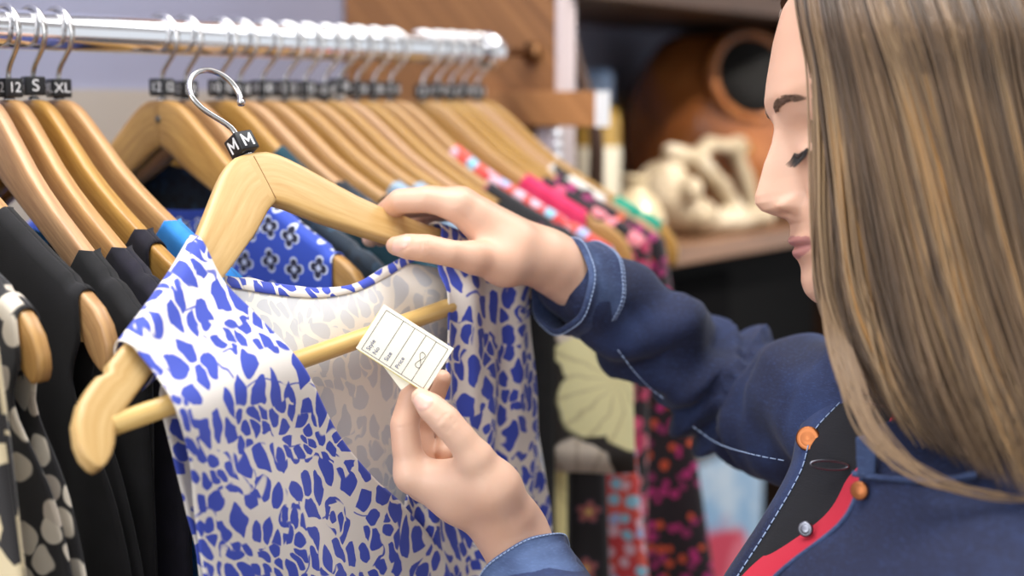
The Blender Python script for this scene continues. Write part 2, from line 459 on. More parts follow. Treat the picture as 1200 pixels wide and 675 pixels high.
M = {}
M['hanger_wood'] = wood('pale lacquered beech', rgb(226, 188, 138), rgb(204, 158, 104))
M['stock_wood'] = wood('honey lacquered beech', rgb(210, 160, 92), rgb(164, 112, 56))
M['bar_wood'] = wood('turned beech bar', rgb(236, 198, 122), rgb(214, 168, 90), coat=0.5)
M['chrome'] = plain('chrome', rgb(245, 246, 250), 0.16, 1.0)
M['wire'] = plain('polished hook wire', rgb(205, 203, 202), 0.2, 1.0)
M['black_plastic'] = plain('black marker plastic', rgb(28, 28, 31), 0.4)
M['white_print'] = plain('white lettering', rgb(238, 238, 240), 0.5)
M['screw'] = plain('dull steel screw', rgb(120, 112, 100), 0.35, 1.0)
GROUND = rgb(236, 230, 222)
M['dress'] = leafy_print('blue leaf print on ivory viscose', GROUND, rgb(62, 84, 200))
M['lining'] = leafy_print('ivory wrong side of the print', rgb(238, 232, 222), rgb(218, 219, 222), veins=False)
M['card'] = plain('ivory card', rgb(242, 236, 216), 0.7)
M['card_yellow'] = plain('yellow card edge', rgb(226, 206, 70), 0.7)
M['ink'] = plain('dark printed ink', rgb(40, 36, 50), 0.6)
M['ink_grey'] = plain('grey blue small print', rgb(96, 98, 128), 0.6)
# ------------------------------------------------------------------ rail
RR = 0.0148
rail = empty('clothes_rail', rf(0.0, 0.0, 0.0))
tag(rail, 'polished chrome clothes rail that the wooden hangers hang from', 'clothes rail')
def local(o, pts): return np.asarray(pts) - np.array(o.location)
V, Fc = tube(local(rail, [rf(s, 0, RZ) for s in np.linspace(-1.1, RLEN + 0.055, 24)]), RR, 36)
mesh('rail_tube', V, Fc, M['chrome'], rail)
b = MB()
b.add(*lathe([(0.0, 0), (RR + .004, 0), (RR + .0045, .003), (RR + .0045, .012), (RR + .002, .015), (0, .015)], 32, local(rail, rf(RLEN + 0.034, 0, RZ)), E1))
b.build('end_collar', M['chrome'], rail)
b = MB(); b.add(*tube(local(rail, crom([rf(RLEN + .05, 0, RZ), rf(RLEN + .07, 0, RZ), rf(RLEN + .09, -.0, RZ), rf(RLEN + .117, 0, RZ)], 14)), .0045, 12))
b.add(*lathe([(0, 0), (.012, 0), (.012, .003), (.010, .004), (0, .004)], 28, local(rail, rf(RLEN + .1128, 0, RZ)), E1))
b.build('wall_flange', plain('bronze fixing', rgb(110, 78, 52), .4, 1.0), rail)
b = MB(); b.add(*tube(local(rail, [rf(-1.06, 0, RZ), rf(-1.06, 0, .02)]), .0148, 28)); b.add(*lathe([(0, 0), (.05, 0), (.05, .006), (.02, .02), (.0, .02)], 28, local(rail, rf(-1.06, 0, 0.0))))
b.build('rail_post', M['chrome'], rail)

def rail_s(px):
    lo, hi = -0.9, 1.5
    for _ in range(50):
        m = (lo + hi) / 2; d = rf(m, 0, RZ) - CAM
        if 600 + FPX * (d @ CR) / (d @ CF) < px: lo = m
        else: hi = m
    return lo

# ------------------------------------------------------------------ hangers
ARM = np.array([  # x_top, z_top, x_bottom, z_bottom of one arm, middle to tip
    (0, 0, 0, -.0382), (.006, -.0002, .004, -.0402), (.014, -.0012, .010, -.0435), (.021, -.0042, .0155, -.0475), (.0275, -.0085, .0205, -.0510), (.035, -.0145, .026, -.0548), (.0425, -.0212, .0322, -.0588), (.0577, -.0350, .0460, -.0666),
    (.0710, -.0470, .0610, -.0752), (.0880, -.0600, .0790, -.0850), (.1100, -.0745, .1000, -.0966), (.1300, -.0865, .1180, -.1068), (.1500, -.0985, .1380, -.1178),
    (.1685, -.1085, .1540, -.1270), (.1725, -.1105, .1580, -.1292), (.1745, -.1150, .1600, -.1303), (.1790, -.1160, .1640, -.1326), (.1830, -.1160, .1680, -.1348), (.1900, -.1200, .1730, -.1378), (.2005, -.1275, .1815, -.1428), (.2085, -.1375, .1872, -.1490),
    (.2125, -.1485, .1915, -.1560), (.2130, -.1570, .1965, -.1612), (.2105, -.1635, .2015, -.1645), (.2075, -.1660, .2055, -.1661)])
HY = 0.0055
def ztop(x): return np.interp(np.abs(x), ARM[:20, 0], ARM[:20, 1])

def hanger_parts():
    st = np.concatenate([ARM[::-1] * [-1, 1, -1, 1], ARM[1:]])
    a = np.linspace(0, 2 * math.pi, 28, endpoint=False); c, s = np.cos(a), np.sin(a)
    cc = np.sign(c) * np.abs(c) ** 0.36; ss = np.sign(s) * np.abs(s) ** 0.36
    rings, uv = [], []; L = 0
    for i, q in enumerate(st):
        T, B = np.array([q[0], 0, q[1]]), np.array([q[2], 0, q[3]]); m, d = (T + B) / 2, (T - B) / 2
        shrink = 1.0 if abs(q[0]) < .2115 or 4 < i < len(st) - 5 else (0.55 if i in (0, len(st) - 1) else (0.85 if i in (1, len(st) - 2) else 1.0))
        rings.append([m + d * cc[k] + np.array([0, HY * shrink * ss[k], 0]) for k in range(28)])
        sgn = 1 if q[0] >= 0 else -1
        l = math.hypot(q[0], q[1])
        uv += [(sgn * l, (0.3 if sgn > 0 else 0.9) + .018 * cc[k] + .006 * ss[k]) for k in range(28)]
    V, Fc = loft(rings)
    b = MB(); b.add(V, Fc, uv); wood_o = b.build('shoulder_arms', M['hanger_wood'])
    b = MB(); V, Fc = tube([(-.187, 0, -.1445), (-.1, 0, -.1448), (0, 0, -.1450), (.1, 0, -.1448), (.187, 0, -.1445)], .0064, 16)
    b.add(V, Fc, [(v[0], v[1] * 2) for v in V]); bar = b.build('trouser_bar', M['bar_wood'])
    P = [(0, 0, -.004), (0, 0, .008), (.0004, 0, .0185), (.0035, 0, .0250), (.0105, 0, .0325), (.0168, 0, .0400)]
    P += [(.0197 * math.cos(q), 0, .0480 + .0197 * math.sin(q)) for q in np.radians(np.linspace(0, 205, 15))]
    P = crom(P, 90); V, Fc = tube(P, .0020, 12); b = MB(); b.add(V, Fc)
    e = P[-1]; b.add(*lathe([(0, -.0032), (.0021, -.0024), (.0031, 0), (.0021, .0024), (0, .0032)], 14, e, (0, 1, 0)))
    b.add(*lathe([(.0, -.002), (.0042, -.002), (.0042, .001), (.003, .0022), (0, .0022)], 16, (0, 0, 0)))
    hook = b.build('hook', M['wire'])
    b = MB(); b.add(*box((0, 0, .0085), .0150, .0150, .0140, bev=.0012)); mark = b.build('size_cube', M['black_plastic'])
    b = MB(); b.add(*lathe([(0, 0), (.0034, 0), (.0030, .0009), (0, .0011)], 16, (0.0, -HY + .0004, -.0155), (0, -1, 0))); screw = b.build('screw', M['screw'])
    b = MB()
    for sd in (-1, 1): b.add(*box((0, sd * HY, -.0200), .00045, .0004, .0330))
    seam = b.build('mitre_joint', plain('dark glue line', rgb(150, 108, 62), .6), smooth=False)
    return [wood_o, bar, hook, mark, screw, seam]
PARTS = hanger_parts()
LETTERS = {}
def stroke_m(o, X):
    b = MB(); o = np.asarray(o, float); X = np.asarray(X, float); Z = np.array([0, 0, 1.0]); P = [(-.0036, -.0038), (-.0036, .0038), (0, -.0012), (.0036, .0038), (.0036, -.0038)]
    for (x0, y0), (x1, y1) in zip(P[:-1], P[1:]):
        p, q = o + X * x0 + Z * y0, o + X * x1 + Z * y1; d = q - p; b.add(*box((p + q) / 2, np.linalg.norm(d) + .0012, .0015, .0003, d, np.cross(np.cross(X, Z), d), np.cross(X, Z)))
    return b.build('size_lettering', M['white_print'], smooth=False)
def letters_for(txt):
    if txt == 'M' and txt not in LETTERS:
        LETTERS[txt] = [stroke_m((0, -.0076, .0085), (1, 0, 0)), stroke_m((.0076, 0, .0085), (0, 1, 0)), stroke_m((-.0076, 0, .0085), (0, -1, 0))]
        for o in LETTERS[txt]: o.hide_render = True
    if txt not in LETTERS:
        sz = .0125 if len(txt) == 1 else .0105
        a = lettering(txt, 'size_lettering', M['white_print'], None, (0, -.00765, .0085), (1, 0, 0), (0, 0, 1), sz, font_bold=.00003)
        b = lettering(txt, 'size_lettering', M['white_print'], None, (.00765, 0, .0085), (0, 1, 0), (0, 0, 1), sz, font_bold=.00003)
        c = lettering(txt, 'size_lettering', M['white_print'], None, (-.00765, 0, .0085), (0, -1, 0), (0, 0, 1), sz, font_bold=.00003)
        for o in (a, b, c): o.hide_render = True
        LETTERS[txt] = [a, b, c]
    return LETTERS[txt]
def make_hanger(loc, m3, txt, label, group=None, flip=False):
    root = empty('coat_hanger', loc, m3); tag(root, label, 'clothes hanger', group)
    mk = None
    for p in PARTS:
        if flip and p.name.startswith('screw'): continue
        c = p.copy(); COL.objects.link(c); c.parent = root; c.hide_render = False
        if flip and p.name.startswith('hook'): c.rotation_euler = (0, 0, math.pi)
        if p.name.startswith('size_cube'):
            mk = c
            if not flip: mk.rotation_euler = (0, 0, random.uniform(-.45, .3)); mk.location = (0, 0, random.choice((0, 0, .0015, .004)))
        if not flip and p.name.startswith('shoulder_arms'): c.material_slots[0].link = 'OBJECT'; c.material_slots[0].material = M['stock_wood']
    if txt:
        for p in letters_for(txt):
            c = p.copy(); COL.objects.link(c); c.parent = mk; c.hide_render = False
    else:
        mk.hide_render = True
    return root

def rail_pose(px, yaw=0.0):
    a = math.radians(yaw); X = math.cos(a) * E2 + math.sin(a) * E1; Y = np.cross([0, 0, 1.0], X)
    return rf(rail_s(px), 0, RZ + RR - .0656), np.stack([X, Y, [0, 0, 1.0]], 1)

# ------------------------------------------------------------------ garments that hang from a hanger
def garment(name, cat, label, pose, mat, xn=.05, xe=.217, hem=-.75, neck_f=.07, neck_b=.02, sleeveless=False, armhole=.2, fold=.0030, seed=0, flare=0.0, sleeve=None, sleeve_mat=None, group=None, taper=0.0, thick=.0014):
    loc, m3 = pose; rng = np.random.default_rng(seed + 11); ph = rng.uniform(0, 6.28, 8); fr = rng.uniform(26, 60, 4)
    root = empty(name, loc, m3); tag(root, label, cat, group)
    nx, nz = 97, 70; xs = np.linspace(-1, 1, nx); off = rng.uniform(0, 3, 2)
    Y0 = HY + thick
    b = MB()
    for side in (-1, 1):
        G = np.zeros((nz, nx, 3)); uv = np.zeros((nz, nx, 2))
        for j, x1 in enumerate(xs):
            ax = abs(x1) * xe; inn = ax < xn
            dip = (neck_f if side < 0 else neck_b)
            zt = ztop(min(ax, .2005)) + thick - (0.6 * max(0, ax - .2005))
            if inn: zt = ztop(xn) + thick - dip * (1 - (ax / xn) ** 2.2)
            na = 0 if inn else 7
            for i in range(nz):
                if i <= 6:
                    q = (i / 6) * math.pi / 2
                    y = Y0 * (1 if inn else math.sin(q)); z = zt - (0.0006 * i if inn else Y0 * (1 - math.cos(q)))
                else:
                    v = ((i - 6) / (nz - 7)) ** 1.25; z0 = zt - (.0036 if inn else Y0)
                    z = z0 + (hem - z0) * v; y = Y0
                dz = max(0, -z - .12)
                xx = ax * (1 + (flare if x1 > 0 else -.12) * dz - taper * math.exp(-((z + .36) / .10) ** 2))
                if sleeveless:
                    k = min(1, max(0, (-z - .11) / (armhole - .02))); xx += (ax / xe) ** 4 * (.018 * k - .022 * math.exp(-((z + .16) / .05) ** 2)) * min(1, max(0, (zt - z - .030) / .03))
                g = min(1, dz / .25)
                y = y * (1 - .42 * min(1, max(0, (dz - .05) / .08)))                 # below the bar the cloth falls together
                y += side * g * fold * .45 * (math.sin(fr[0] * x1 * xe * (1 + .2 * z) + ph[0]) + .5 * math.sin(fr[1] * 1.7 * x1 * xe + ph[1] + 3 * z))
                sway_ = g * .0050 * (math.sin(62 * xx + 2.2 * z) + .5 * math.sin(113 * xx + 1.7))
                close = min(1, max(0, (-z - armhole - .1) / .04)) if sleeveless else 1.0
                e = min(1, (1 - abs(x1)) / .05); y *= 1 - close * (1 - math.sqrt(1 - (1 - e) ** 2))
                G[i, j] = (math.copysign(xx, x1) if x1 else 0, side * y + sway_ * (1 if x1 > 0 else .3), z); uv[i, j] = (math.copysign(xx, x1) + off[0] + (.4 if side > 0 else 0), z + off[1])
        fc = grid_faces(nz, nx)
        b.add(G.reshape(-1, 3), fc if side < 0 else [q[::-1] for q in fc], uv.reshape(-1, 2))
    solidify(b.build('body', mat, root), .0012, -1.0)
    if sleeve:
        for sg in (1,):
            ln, w0, w1, out = sleeve
            P = crom([(sg * (xe - .035), 0, ztop(xe - .02) - .030), (sg * (xe + .010 + out * .3), 0, ztop(.2) - .055), (sg * (xe + .012 + out), 0, ztop(.2) - .03 - ln)], 16)
            rings, uvs = [], []
            T, N, B = frames(P)
            for i, p in enumerate(P):
                f = i / 15; w = w0 + (w1 - w0) * f; th = .0125 + .006 * math.sin(f * 3)
                d = T[i]; xdir = norm(np.array([d[2], 0, -d[0]])) * (-1)
                rw = []
                for k in range(28):
                    a = k / 28 * 2 * math.pi
                    wob = 1 + .10 * f * math.sin(5 * a + sg + seed)
                    rw.append(p + xdir * w * math.cos(a) + np.array([0, 1, 0]) * th * wob * math.sin(a)); uvs.append((p[0] + w * math.cos(a) + off[0], p[2] + off[1] + .8))
                rings.append(rw)
            V, Fc = loft(rings, caps=False); s = MB(); s.add(V, Fc, uvs); solidify(s.build('sleeve', sleeve_mat or mat, root), .0015, 0)
    return root

# colours of the stock
M['black'] = cloth('soft black jersey', rgb(9, 9, 10), rgb(20, 19, 22))
M['ink_navy'] = cloth('ink navy jersey', rgb(13, 11, 24), rgb(27, 23, 40))
M['azure'] = cloth('azure cotton', rgb(32, 128, 212), rgb(62, 150, 226))
M['teal_dark'] = dots('dark teal texture', rgb(16, 36, 52), [rgb(34, 62, 84), rgb(12, 22, 34)], 90.0, (.2, .4))
M['deep_teal'] = cloth('deep teal crepe', rgb(14, 52, 66), rgb(24, 70, 84))
M['blue_blossom'] = blossoms('royal blue blossom print', rgb(46, 78, 186), rgb(22, 22, 52), rgb(205, 212, 235), rgb(214, 220, 238), 42.0)
M['pale_denim'] = cloth('washed pale chambray', rgb(150, 176, 200), rgb(190, 208, 222))
M['coral_dots'] = dots('coral spotted print', rgb(214, 66, 72), [rgb(150, 205, 228), rgb(232, 190, 205), rgb(176, 190, 232)], 66.0, (.32, .46), .6, rgb(226, 92, 78))
M['red_spots'] = dots('red print with pale blue pebbles', rgb(196, 54, 76), [rgb(142, 176, 222), rgb(160, 180, 230), rgb(196, 178, 226)], 75.0, (.34, .50), .85, rgb(214, 72, 84))
M['hot_pink'] = cloth('hot pink crepe', rgb(214, 42, 92), rgb(232, 66, 112))
M['pink_print'] = dots('black and pink mottle', rgb(26, 20, 26), [rgb(226, 88, 128), rgb(232, 140, 150), rgb(196, 60, 100)], 55.0, (.34, .52), .9)
M['orange_print'] = dots('black and orange mottle', rgb(30, 20, 22), [rgb(236, 108, 62), rgb(232, 84, 84), rgb(240, 150, 90)], 55.0, (.34, .52), .9)
M['green_crepe'] = cloth('sea green crepe', rgb(30, 140, 116), rgb(52, 166, 136))
M['white_stripe'] = dots('white with black marks', rgb(228, 222, 214), [rgb(24, 24, 28), rgb(224, 218, 210)], 30.0, (.25, .4), .8)
M['lemon'] = cloth('pale lemon cotton', rgb(232, 216, 126), rgb(240, 228, 160))
M['dark_confetti'] = dots('dark print with magenta flecks', rgb(26, 17, 26), [rgb(188, 42, 120), rgb(214, 86, 50), rgb(150, 40, 100), rgb(30, 20, 28)], 85.0, (.28, .46), .95)
M['pebble'] = dots('black with cream pebbles', rgb(26, 25, 28), [rgb(226, 216, 198), rgb(206, 194, 178)], 42.0, (.32, .44), .8, wamt=.012)
M['cream_leaf'] = leafy_print('black leaves on cream', rgb(222, 206, 168), rgb(34, 32, 34), scale=24.0, gap=.07, veins=False, wamt=.012)
M['black_floral'] = big_floral('black with cream lilies', rgb(46, 41, 38), [rgb(238, 224, 160), rgb(228, 214, 196), rgb(240, 232, 178)], 9.5)
M['dark_blossom'] = blossoms('black with small flowers', rgb(22, 18, 24), rgb(170, 96, 92), rgb(226, 190, 110), rgb(60, 46, 70), 24.0, 5.0, .30, .9)
M['lilac_print'] = dots('navy with lilac flecks', rgb(24, 24, 44), [rgb(196, 190, 216), rgb(160, 160, 206)], 60.0, (.3, .45), .9)

# hook px, yaw, cube text, hanger label, garment spec
STOCK = [
    (-260, 0, 'S', 'wooden hanger under the cream and black leaf print dress, nearest the left edge', dict(name='dress', cat='dress', label='cream dress with big black leaves at the left edge of the rail', mat='cream_leaf', xn=.06, hem=-.95, seed=1, flare=.55)),
    (-190, 0, 'S', 'wooden hanger whose rounded tip sticks out of the black dress with cream pebbles', dict(name='dress', cat='dress', label='black sleeveless dress with cream pebble spots', mat='pebble', xn=.07, xe=.196, sleeveless=True, hem=-.9, seed=2, flare=.62)),
    (-108, 0, 'M', 'wooden hanger whose broad tip sticks out of the plain black sleeveless dress', dict(name='dress', cat='dress', label='plain black sleeveless dress on the hanger with the bare broad tip', mat='black', xn=.105, xe=.188, sleeveless=True, hem=-.9, seed=3, flare=.5)),
    (-22, -9, 'S', 'wooden hanger carrying the soft black top, second left of the S cube beside XL', dict(name='top', cat='top', label='soft black top behind the sleeveless black dress', mat='black', xn=.150, hem=-.62, seed=4)),
    (7, -7, '12', 'wooden hanger at the left with a size 12 cube, carrying the ink navy top', dict(name='top', cat='top', label='ink navy top between the black top and the azure blouse', mat='ink_navy', xn=.150, hem=-.62, seed=5)),
    (36, -4, 'S', 'wooden hanger with an S cube just left of the XL cube', dict(name='dress', cat='dress', label='ink navy strappy dress just left of the azure blouse', mat='ink_navy', xn=.135, xe=.150, sleeveless=True, hem=-.85, seed=6)),
    (66, 0, 'XL', 'wooden hanger with the XL cube', dict(name='blouse', cat='blouse', label='plain azure blue blouse on the XL hanger', mat='azure', xn=.128, hem=-.66, seed=7)),
    (188, 4, '12', 'wooden hanger left of the hand-held hook showing both arms and a screw, size 12 cube', dict(name='blouse', cat='blouse', label='royal blue blouse with dark white-edged blossoms', mat='blue_blossom', xn=.105, xe=.182, sleeveless=True, hem=-.62, neck_f=.03, seed=10)),
    (216, 5, '12', 'wooden hanger with a size 12 cube right behind the one showing its screw', dict(name='cardigan', cat='cardigan', label='dark teal textured cardigan behind the blue blossom blouse', mat='teal_dark', xn=.062, hem=-.6, neck_f=.10, seed=8)),
    (256, 0, '10', "wooden hanger just right of the hand-held hook, fifteenth from the rail's end", dict(name='shirt', cat='shirt', label='deep teal shirt behind the dark textured cardigan', mat='deep_teal', xn=.062, hem=-.62, seed=9)),
    (279, 0, '10', "wooden hanger of the dark textured top, fourteenth from the rail's end", dict(name='top', cat='top', label='dark teal top with a fine texture under the arm of the hand-held hanger', mat='teal_dark', xn=.10, hem=-.6, seed=11)),
    (306, 0, '10', "wooden hanger of the navy dress, thirteenth from the rail's end", dict(name='dress', cat='dress', label='ink navy dress seen under the arm of the hand-held hanger', mat='ink_navy', xn=.12, xe=.19, sleeveless=True, hem=-.85, seed=12)),
    (333, 0, '12', "wooden hanger of the front chambray shirt, twelfth from the rail's end", dict(name='shirt', cat='shirt', label='washed pale chambray shirt, front one of the two above the fingertips', mat='pale_denim', xn=.105, xe=.185, sleeveless=True, hem=-.65, seed=13)),
    (356, 0, '12', "wooden hanger of the rear chambray shirt, eleventh from the rail's end", dict(name='shirt', cat='shirt', label='washed pale chambray shirt, rear one of the two above the fingertips', mat='pale_denim', xn=.108, xe=.178, sleeveless=True, hem=-.65, seed=14)),
    (379, 0, '10', "wooden hanger of the plain black long dress, tenth from the rail's end", dict(name='dress', cat='dress', label='black dress right behind the blue print dress', mat='black', xn=.13, hem=-.95, seed=15)),
    (397, 0, '10', "wooden hanger that carries the lily blouse, ninth from the rail's end", dict(name='blouse', cat='blouse', label='black blouse with large cream and yellow lilies and short sleeves', mat='black_floral', xn=.150, hem=-.60, seed=17, sleeve=(.175, .034, .048, .004))),
    (417, 0, '12', "wooden hanger of the black top behind the upper hand, eighth from the rail's end", dict(name='top', cat='top', label='black top hidden mostly behind the upper hand', mat='black', xn=.14, xe=.19, sleeveless=True, hem=-.6, seed=16)),
    (437, 0, '10', "wooden hanger just left of the coral spotted shoulder, seventh from the rail's end", dict(name='dress', cat='dress', label='black dress with small gold-hearted flowers below the lily blouse', mat='dark_blossom', xn=.115, hem=-.95, flare=.2, seed=18)),
    (457, 0, '10', "wooden hanger that the coral spotted dress hangs on, sixth from the rail's end", dict(name='dress', cat='dress', label='coral red dress with pale blue spots', mat='coral_dots', xn=.066, hem=-.95, flare=.55, seed=19)),
    (495, 0, '12', "wooden hanger with a bare tip past the hot pink strap, fifth from the rail's end", dict(name='dress', cat='dress', label='plain hot pink strappy dress', mat='hot_pink', xn=.108, xe=.168, sleeveless=True, hem=-.9, seed=20)),
    (512, 0, '10', "wooden hanger of the black and pink mottled blouse, fourth from the rail's end", dict(name='blouse', cat='blouse', label='black and pink mottled blouse right behind the hot pink strap', mat='pink_print', xn=.112, hem=-.6, seed=21)),
    (528, 0, '12', "wooden hanger of the magenta flecked dark dress, third from the rail's end", dict(name='dress', cat='dress', label='dark dress with magenta and orange flecks at the far end', mat='dark_confetti', xn=.112, hem=-.95, flare=.75, seed=22)),
    (543, 0, '10', "wooden hanger of the white top, second from the rail's end", dict(name='top', cat='top', label='white top with black marks at the far end', mat='white_stripe', xn=.095, xe=.150, sleeveless=True, hem=-.45, seed=25)),
    (559, 0, '10', 'wooden hanger last on the rail, against the end collar', dict(name='blouse', cat='blouse', label='sea green blouse at the far end of the rail', mat='green_crepe', xn=.150, xe=.195, sleeveless=True, hem=-.40, seed=23)),
]
for (px, yaw, txt, hl, g) in STOCK:
    pose = rail_pose(px, yaw + (float(np.interp(px, [250, 256, 340], [0, 10, 21])) if px > 250 else 0))
    make_hanger(pose[0], pose[1], txt, hl, 'wooden hangers on the rail')
    g = dict(g); nm = g.pop('name'); cat = g.pop('cat'); lb = g.pop('label'); mt = M[g.pop('mat')]
    garment(nm, cat, lb, pose, mt, **g)

# ------------------------------------------------------------------ the hanger in her hand
HT = np.array([-0.17863449, 0.96353888, 1.4644971])
HU = np.array([0.61825681, 0.77682439, 0.11959256]); HN = np.array([-0.6277471, 0.57960366, -0.51960867]); HW = np.array([-0.47296098, 0.24617772, 0.84599317])
make_hanger(HT, np.stack([HU, HN, HW], 1), 'M', 'pale wooden hanger with an M cube held by the woman, off the rail', flip=True)
def hp(u, n, w): return HT + u * HU + n * HN + w * HW
# ------------------------------------------------------------------ room
EXPO = -0.06
WT = -0.285           # the wall stands this far behind the rail
def slab(name, s0, s1, t0, t1, z0, z1, mat, bev=0.0, parent=None):
    V, Fc = box(rf((s0 + s1) / 2, (t0 + t1) / 2, (z0 + z1) / 2), s1 - s0, t1 - t0, z1 - z0, E1, E2, (0, 0, 1), bev)
    # world-metre uvs along the board
    b = MB(); b.add(V, Fc, [((v - RA) @ E1 * 0.6 + v[2] * .35, v[2] * 0.5 + (v - RA) @ E2 * .5) for v in V]); return b.build(name, mat, parent, smooth=False)
def paint(name, c, amt=.05):
    t = NT(name); n = t.noise(t.coord('Object'), 3.0, 4.0)
    t.set(Base_Color=t.mix(t.step(n, .3, .7), c, tuple(x * (1 - amt * 2) for x in c[:3]) + (1,)), Roughness=.8); return t.m
M['lavender'] = paint('lavender grey wall paint', rgb(160, 163, 188))
M['beige'] = paint('warm beige wall panel', rgb(188, 180, 170))
M['floor'] = wood('oak floor', rgb(150, 116, 84), rgb(112, 82, 56), .45, .1, .25, 'Object', False)
M['ceil'] = paint('ceiling white', rgb(235, 235, 235))
M['shop_wood'] = wood('brown stained pine', rgb(150, 104, 62), rgb(108, 70, 38), .5, .1, .6, 'UV', False)
M['dark_wood'] = wood('dark stained pine', rgb(74, 50, 34), rgb(48, 32, 22), .5, .1, .6, 'UV', False)
M['ledge'] = wood('worn shelf board', rgb(150, 112, 84), rgb(112, 78, 54), .35, .3, .6, 'UV', False)
structure(slab('wall_back', -2.4, 3.2, WT - .1, WT, 1.513, 2.7, M['lavender']))
structure(slab('wall_lower', -2.4, 3.2, WT - .1, WT + .008, 0, 1.513, M['beige']))
structure(slab('trim_1', .130, .142, WT, WT + .012, 1.513, 2.7, M['beige']))
V, Fc = box((0.4, 1.0, -.02), 7, 7, .04); structure(mesh('floor', V, Fc, M['floor'], smooth=False))
V, Fc = box((0.4, 1.0, 2.74), 7, 7, .08); structure(mesh('ceiling', V, Fc, M['ceil'], smooth=False))

w = SC.world = bpy.data.worlds.new('world'); w.use_nodes = True
w.node_tree.nodes['Background'].inputs[0].default_value = (0.92, 0.96, 1.0, 1); w.node_tree.nodes['Background'].inputs[1].default_value = 0.95
def area(name, loc, target, sx, sy, power, col=(1, 1, 1)):
    l = bpy.data.lights.new(name, 'AREA'); l.shape = 'RECTANGLE'; l.size = sx; l.size_y = sy; l.energy = power; l.color = col
    o = bpy.data.objects.new(name, l); COL.objects.link(o); o.location = loc
    o.rotation_euler = Vector(np.asarray(target) - np.asarray(loc)).to_track_quat('-Z', 'Y').to_euler(); return o
area('window_light', (-1.8, -.9, 1.95), (-.1, 1.0, 1.3), 1.6, 1.4, 44, (.98, 0.99, 1.0))
area('ceiling_light', (-0.25, 0.75, 2.66), (-0.25, 0.8, 1.3), 1.6, 1.0, 38, (1, .98, .96))
area('ceiling_light', (0.75, 1.55, 2.66), (0.45, 1.1, 1.3), .9, .9, 14, (.95, .98, 1.0))
def spot(name, loc, target, power, size, col):
    l = bpy.data.lights.new(name, 'SPOT'); l.energy = power; l.spot_size = math.radians(size); l.spot_blend = .6; l.shadow_soft_size = .04; l.color = col
    o = bpy.data.objects.new(name, l); COL.objects.link(o); o.location = loc
    o.rotation_euler = Vector(np.asarray(target) - np.asarray(loc)).to_track_quat('-Z', 'Y').to_euler(); return o
spot('shelf_spot', rf(.55, 1.15, 2.6), rf(1.1, -.1, 1.45), 38, 40, (1, .9, .78))
spot('shelf_spot', rf(1.0, .9, 2.35), rf(1.0, -.28, 1.45), 70, 40, (1, .93, .85))
# ------------------------------------------------------------------ the blue leaf dress on the hand-held hanger
def d_plane(px, py):
    d = at(px, py, 1.0) - CAM; return float(((HT - CAM) @ HN) / (d @ HN))
def d_dress(px, py, off):
    yb = min(py, 505 - .368 * (px - 130)); d = d_plane(px, yb) + off
    return d + max(0.0, py - yb) / FPX * d * .13
def row(pts, off): return [at(x, y, d_dress(x, y, off + (q[0] if q else 0))) for (x, y, *q) in pts]
dress = empty('dress', HT); tag(dress, 'sleeveless ivory dress with blue leaf print whose neckline the woman opens', 'dress')
DL = np.array(dress.location)
def sheet(name, rows, n, m, mats, waves=0.0, thick=.0009, uvo=(0, 0), edge_mat=None, k=(70, 9), flip=False):
    G, uv = patch(rows, n, m); N = gnormals(G)
    u = np.linspace(0, 1, m)[None, :]; v = np.linspace(0, 1, n)[:, None]
    if waves:
        g = np.clip((v - .18) / .35, 0, 1) * waves
        G = G + N * (g * (np.sin(uv[..., 0] * k[0] + 1.3 * np.sin(v * k[1])) + .5 * np.sin(uv[..., 0] * k[0] * 1.9 + 2 + v * 4)))[..., None]
    b = MB(); F_ = grid_faces(n, m)
    if flip: F_ = [q[::-1] for q in F_]
    b.add(G.reshape(-1, 3) - DL, F_, (uv + np.array(uvo)).reshape(-1, 2))
    o = b.build(name, None, dress, mats=mats)
    if edge_mat is not None:
        mi = np.array([edge_mat if (i % (m - 1)) < 7 else 0 for i in range(len(o.data.polygons))], dtype=np.int32); o.data.polygons.foreach_set('material_index', mi)
    s = o.modifiers.new('thick', 'SOLIDIFY'); s.thickness = thick; s.offset = 0
    if len(mats) > 1 and edge_mat is None: s.material_offset = 1
    return o
def strap(us, n, dw): return [hp(u, n, float(ztop(u)) + dw) for u in us]
UL = np.linspace(-.158, -.076, 5); UR = np.linspace(.128, .196, 5)
left = [strap(UL, .0105, -.020), strap(UL, .0095, -.003), strap(UL, 0, .0040), strap(UL, -.0098, -.003),
    row([(163, 417), (192, 398), (217, 375), (241, 350), (262, 329)], -.0125),
    row([(181, 441), (212, 425), (245, 405), (275, 385), (300, 368)], -.0140),
    row([(203, 480), (240, 470), (280, 455), (320, 438), (354, 428)], -.0165),
    row([(219, 537), (262, 530), (310, 520), (355, 508), (394, 508)], -.0165),
    row([(229, 590), (285, 590), (340, 580), (395, 570), (434, 558)], -.017),
    row([(237, 640), (300, 645), (365, 640), (425, 625), (474, 595)], -.017),
    row([(241, 700), (310, 705), (390, 705), (460, 695), (520, 660)], -.017),
    row([(244, 800), (320, 805), (400, 805), (480, 800), (548, 780)], -.017),
    row([(235, 1150), (330, 1160), (430, 1160), (520, 1160), (590, 1150)], -.017),
    row([(220, 1600), (340, 1620), (450, 1620), (560, 1620), (640, 1600)], -.017)]
sheet('front_panel', left, 130, 60, [M['dress']], .0022, uvo=(0, 0), k=(52, 5))
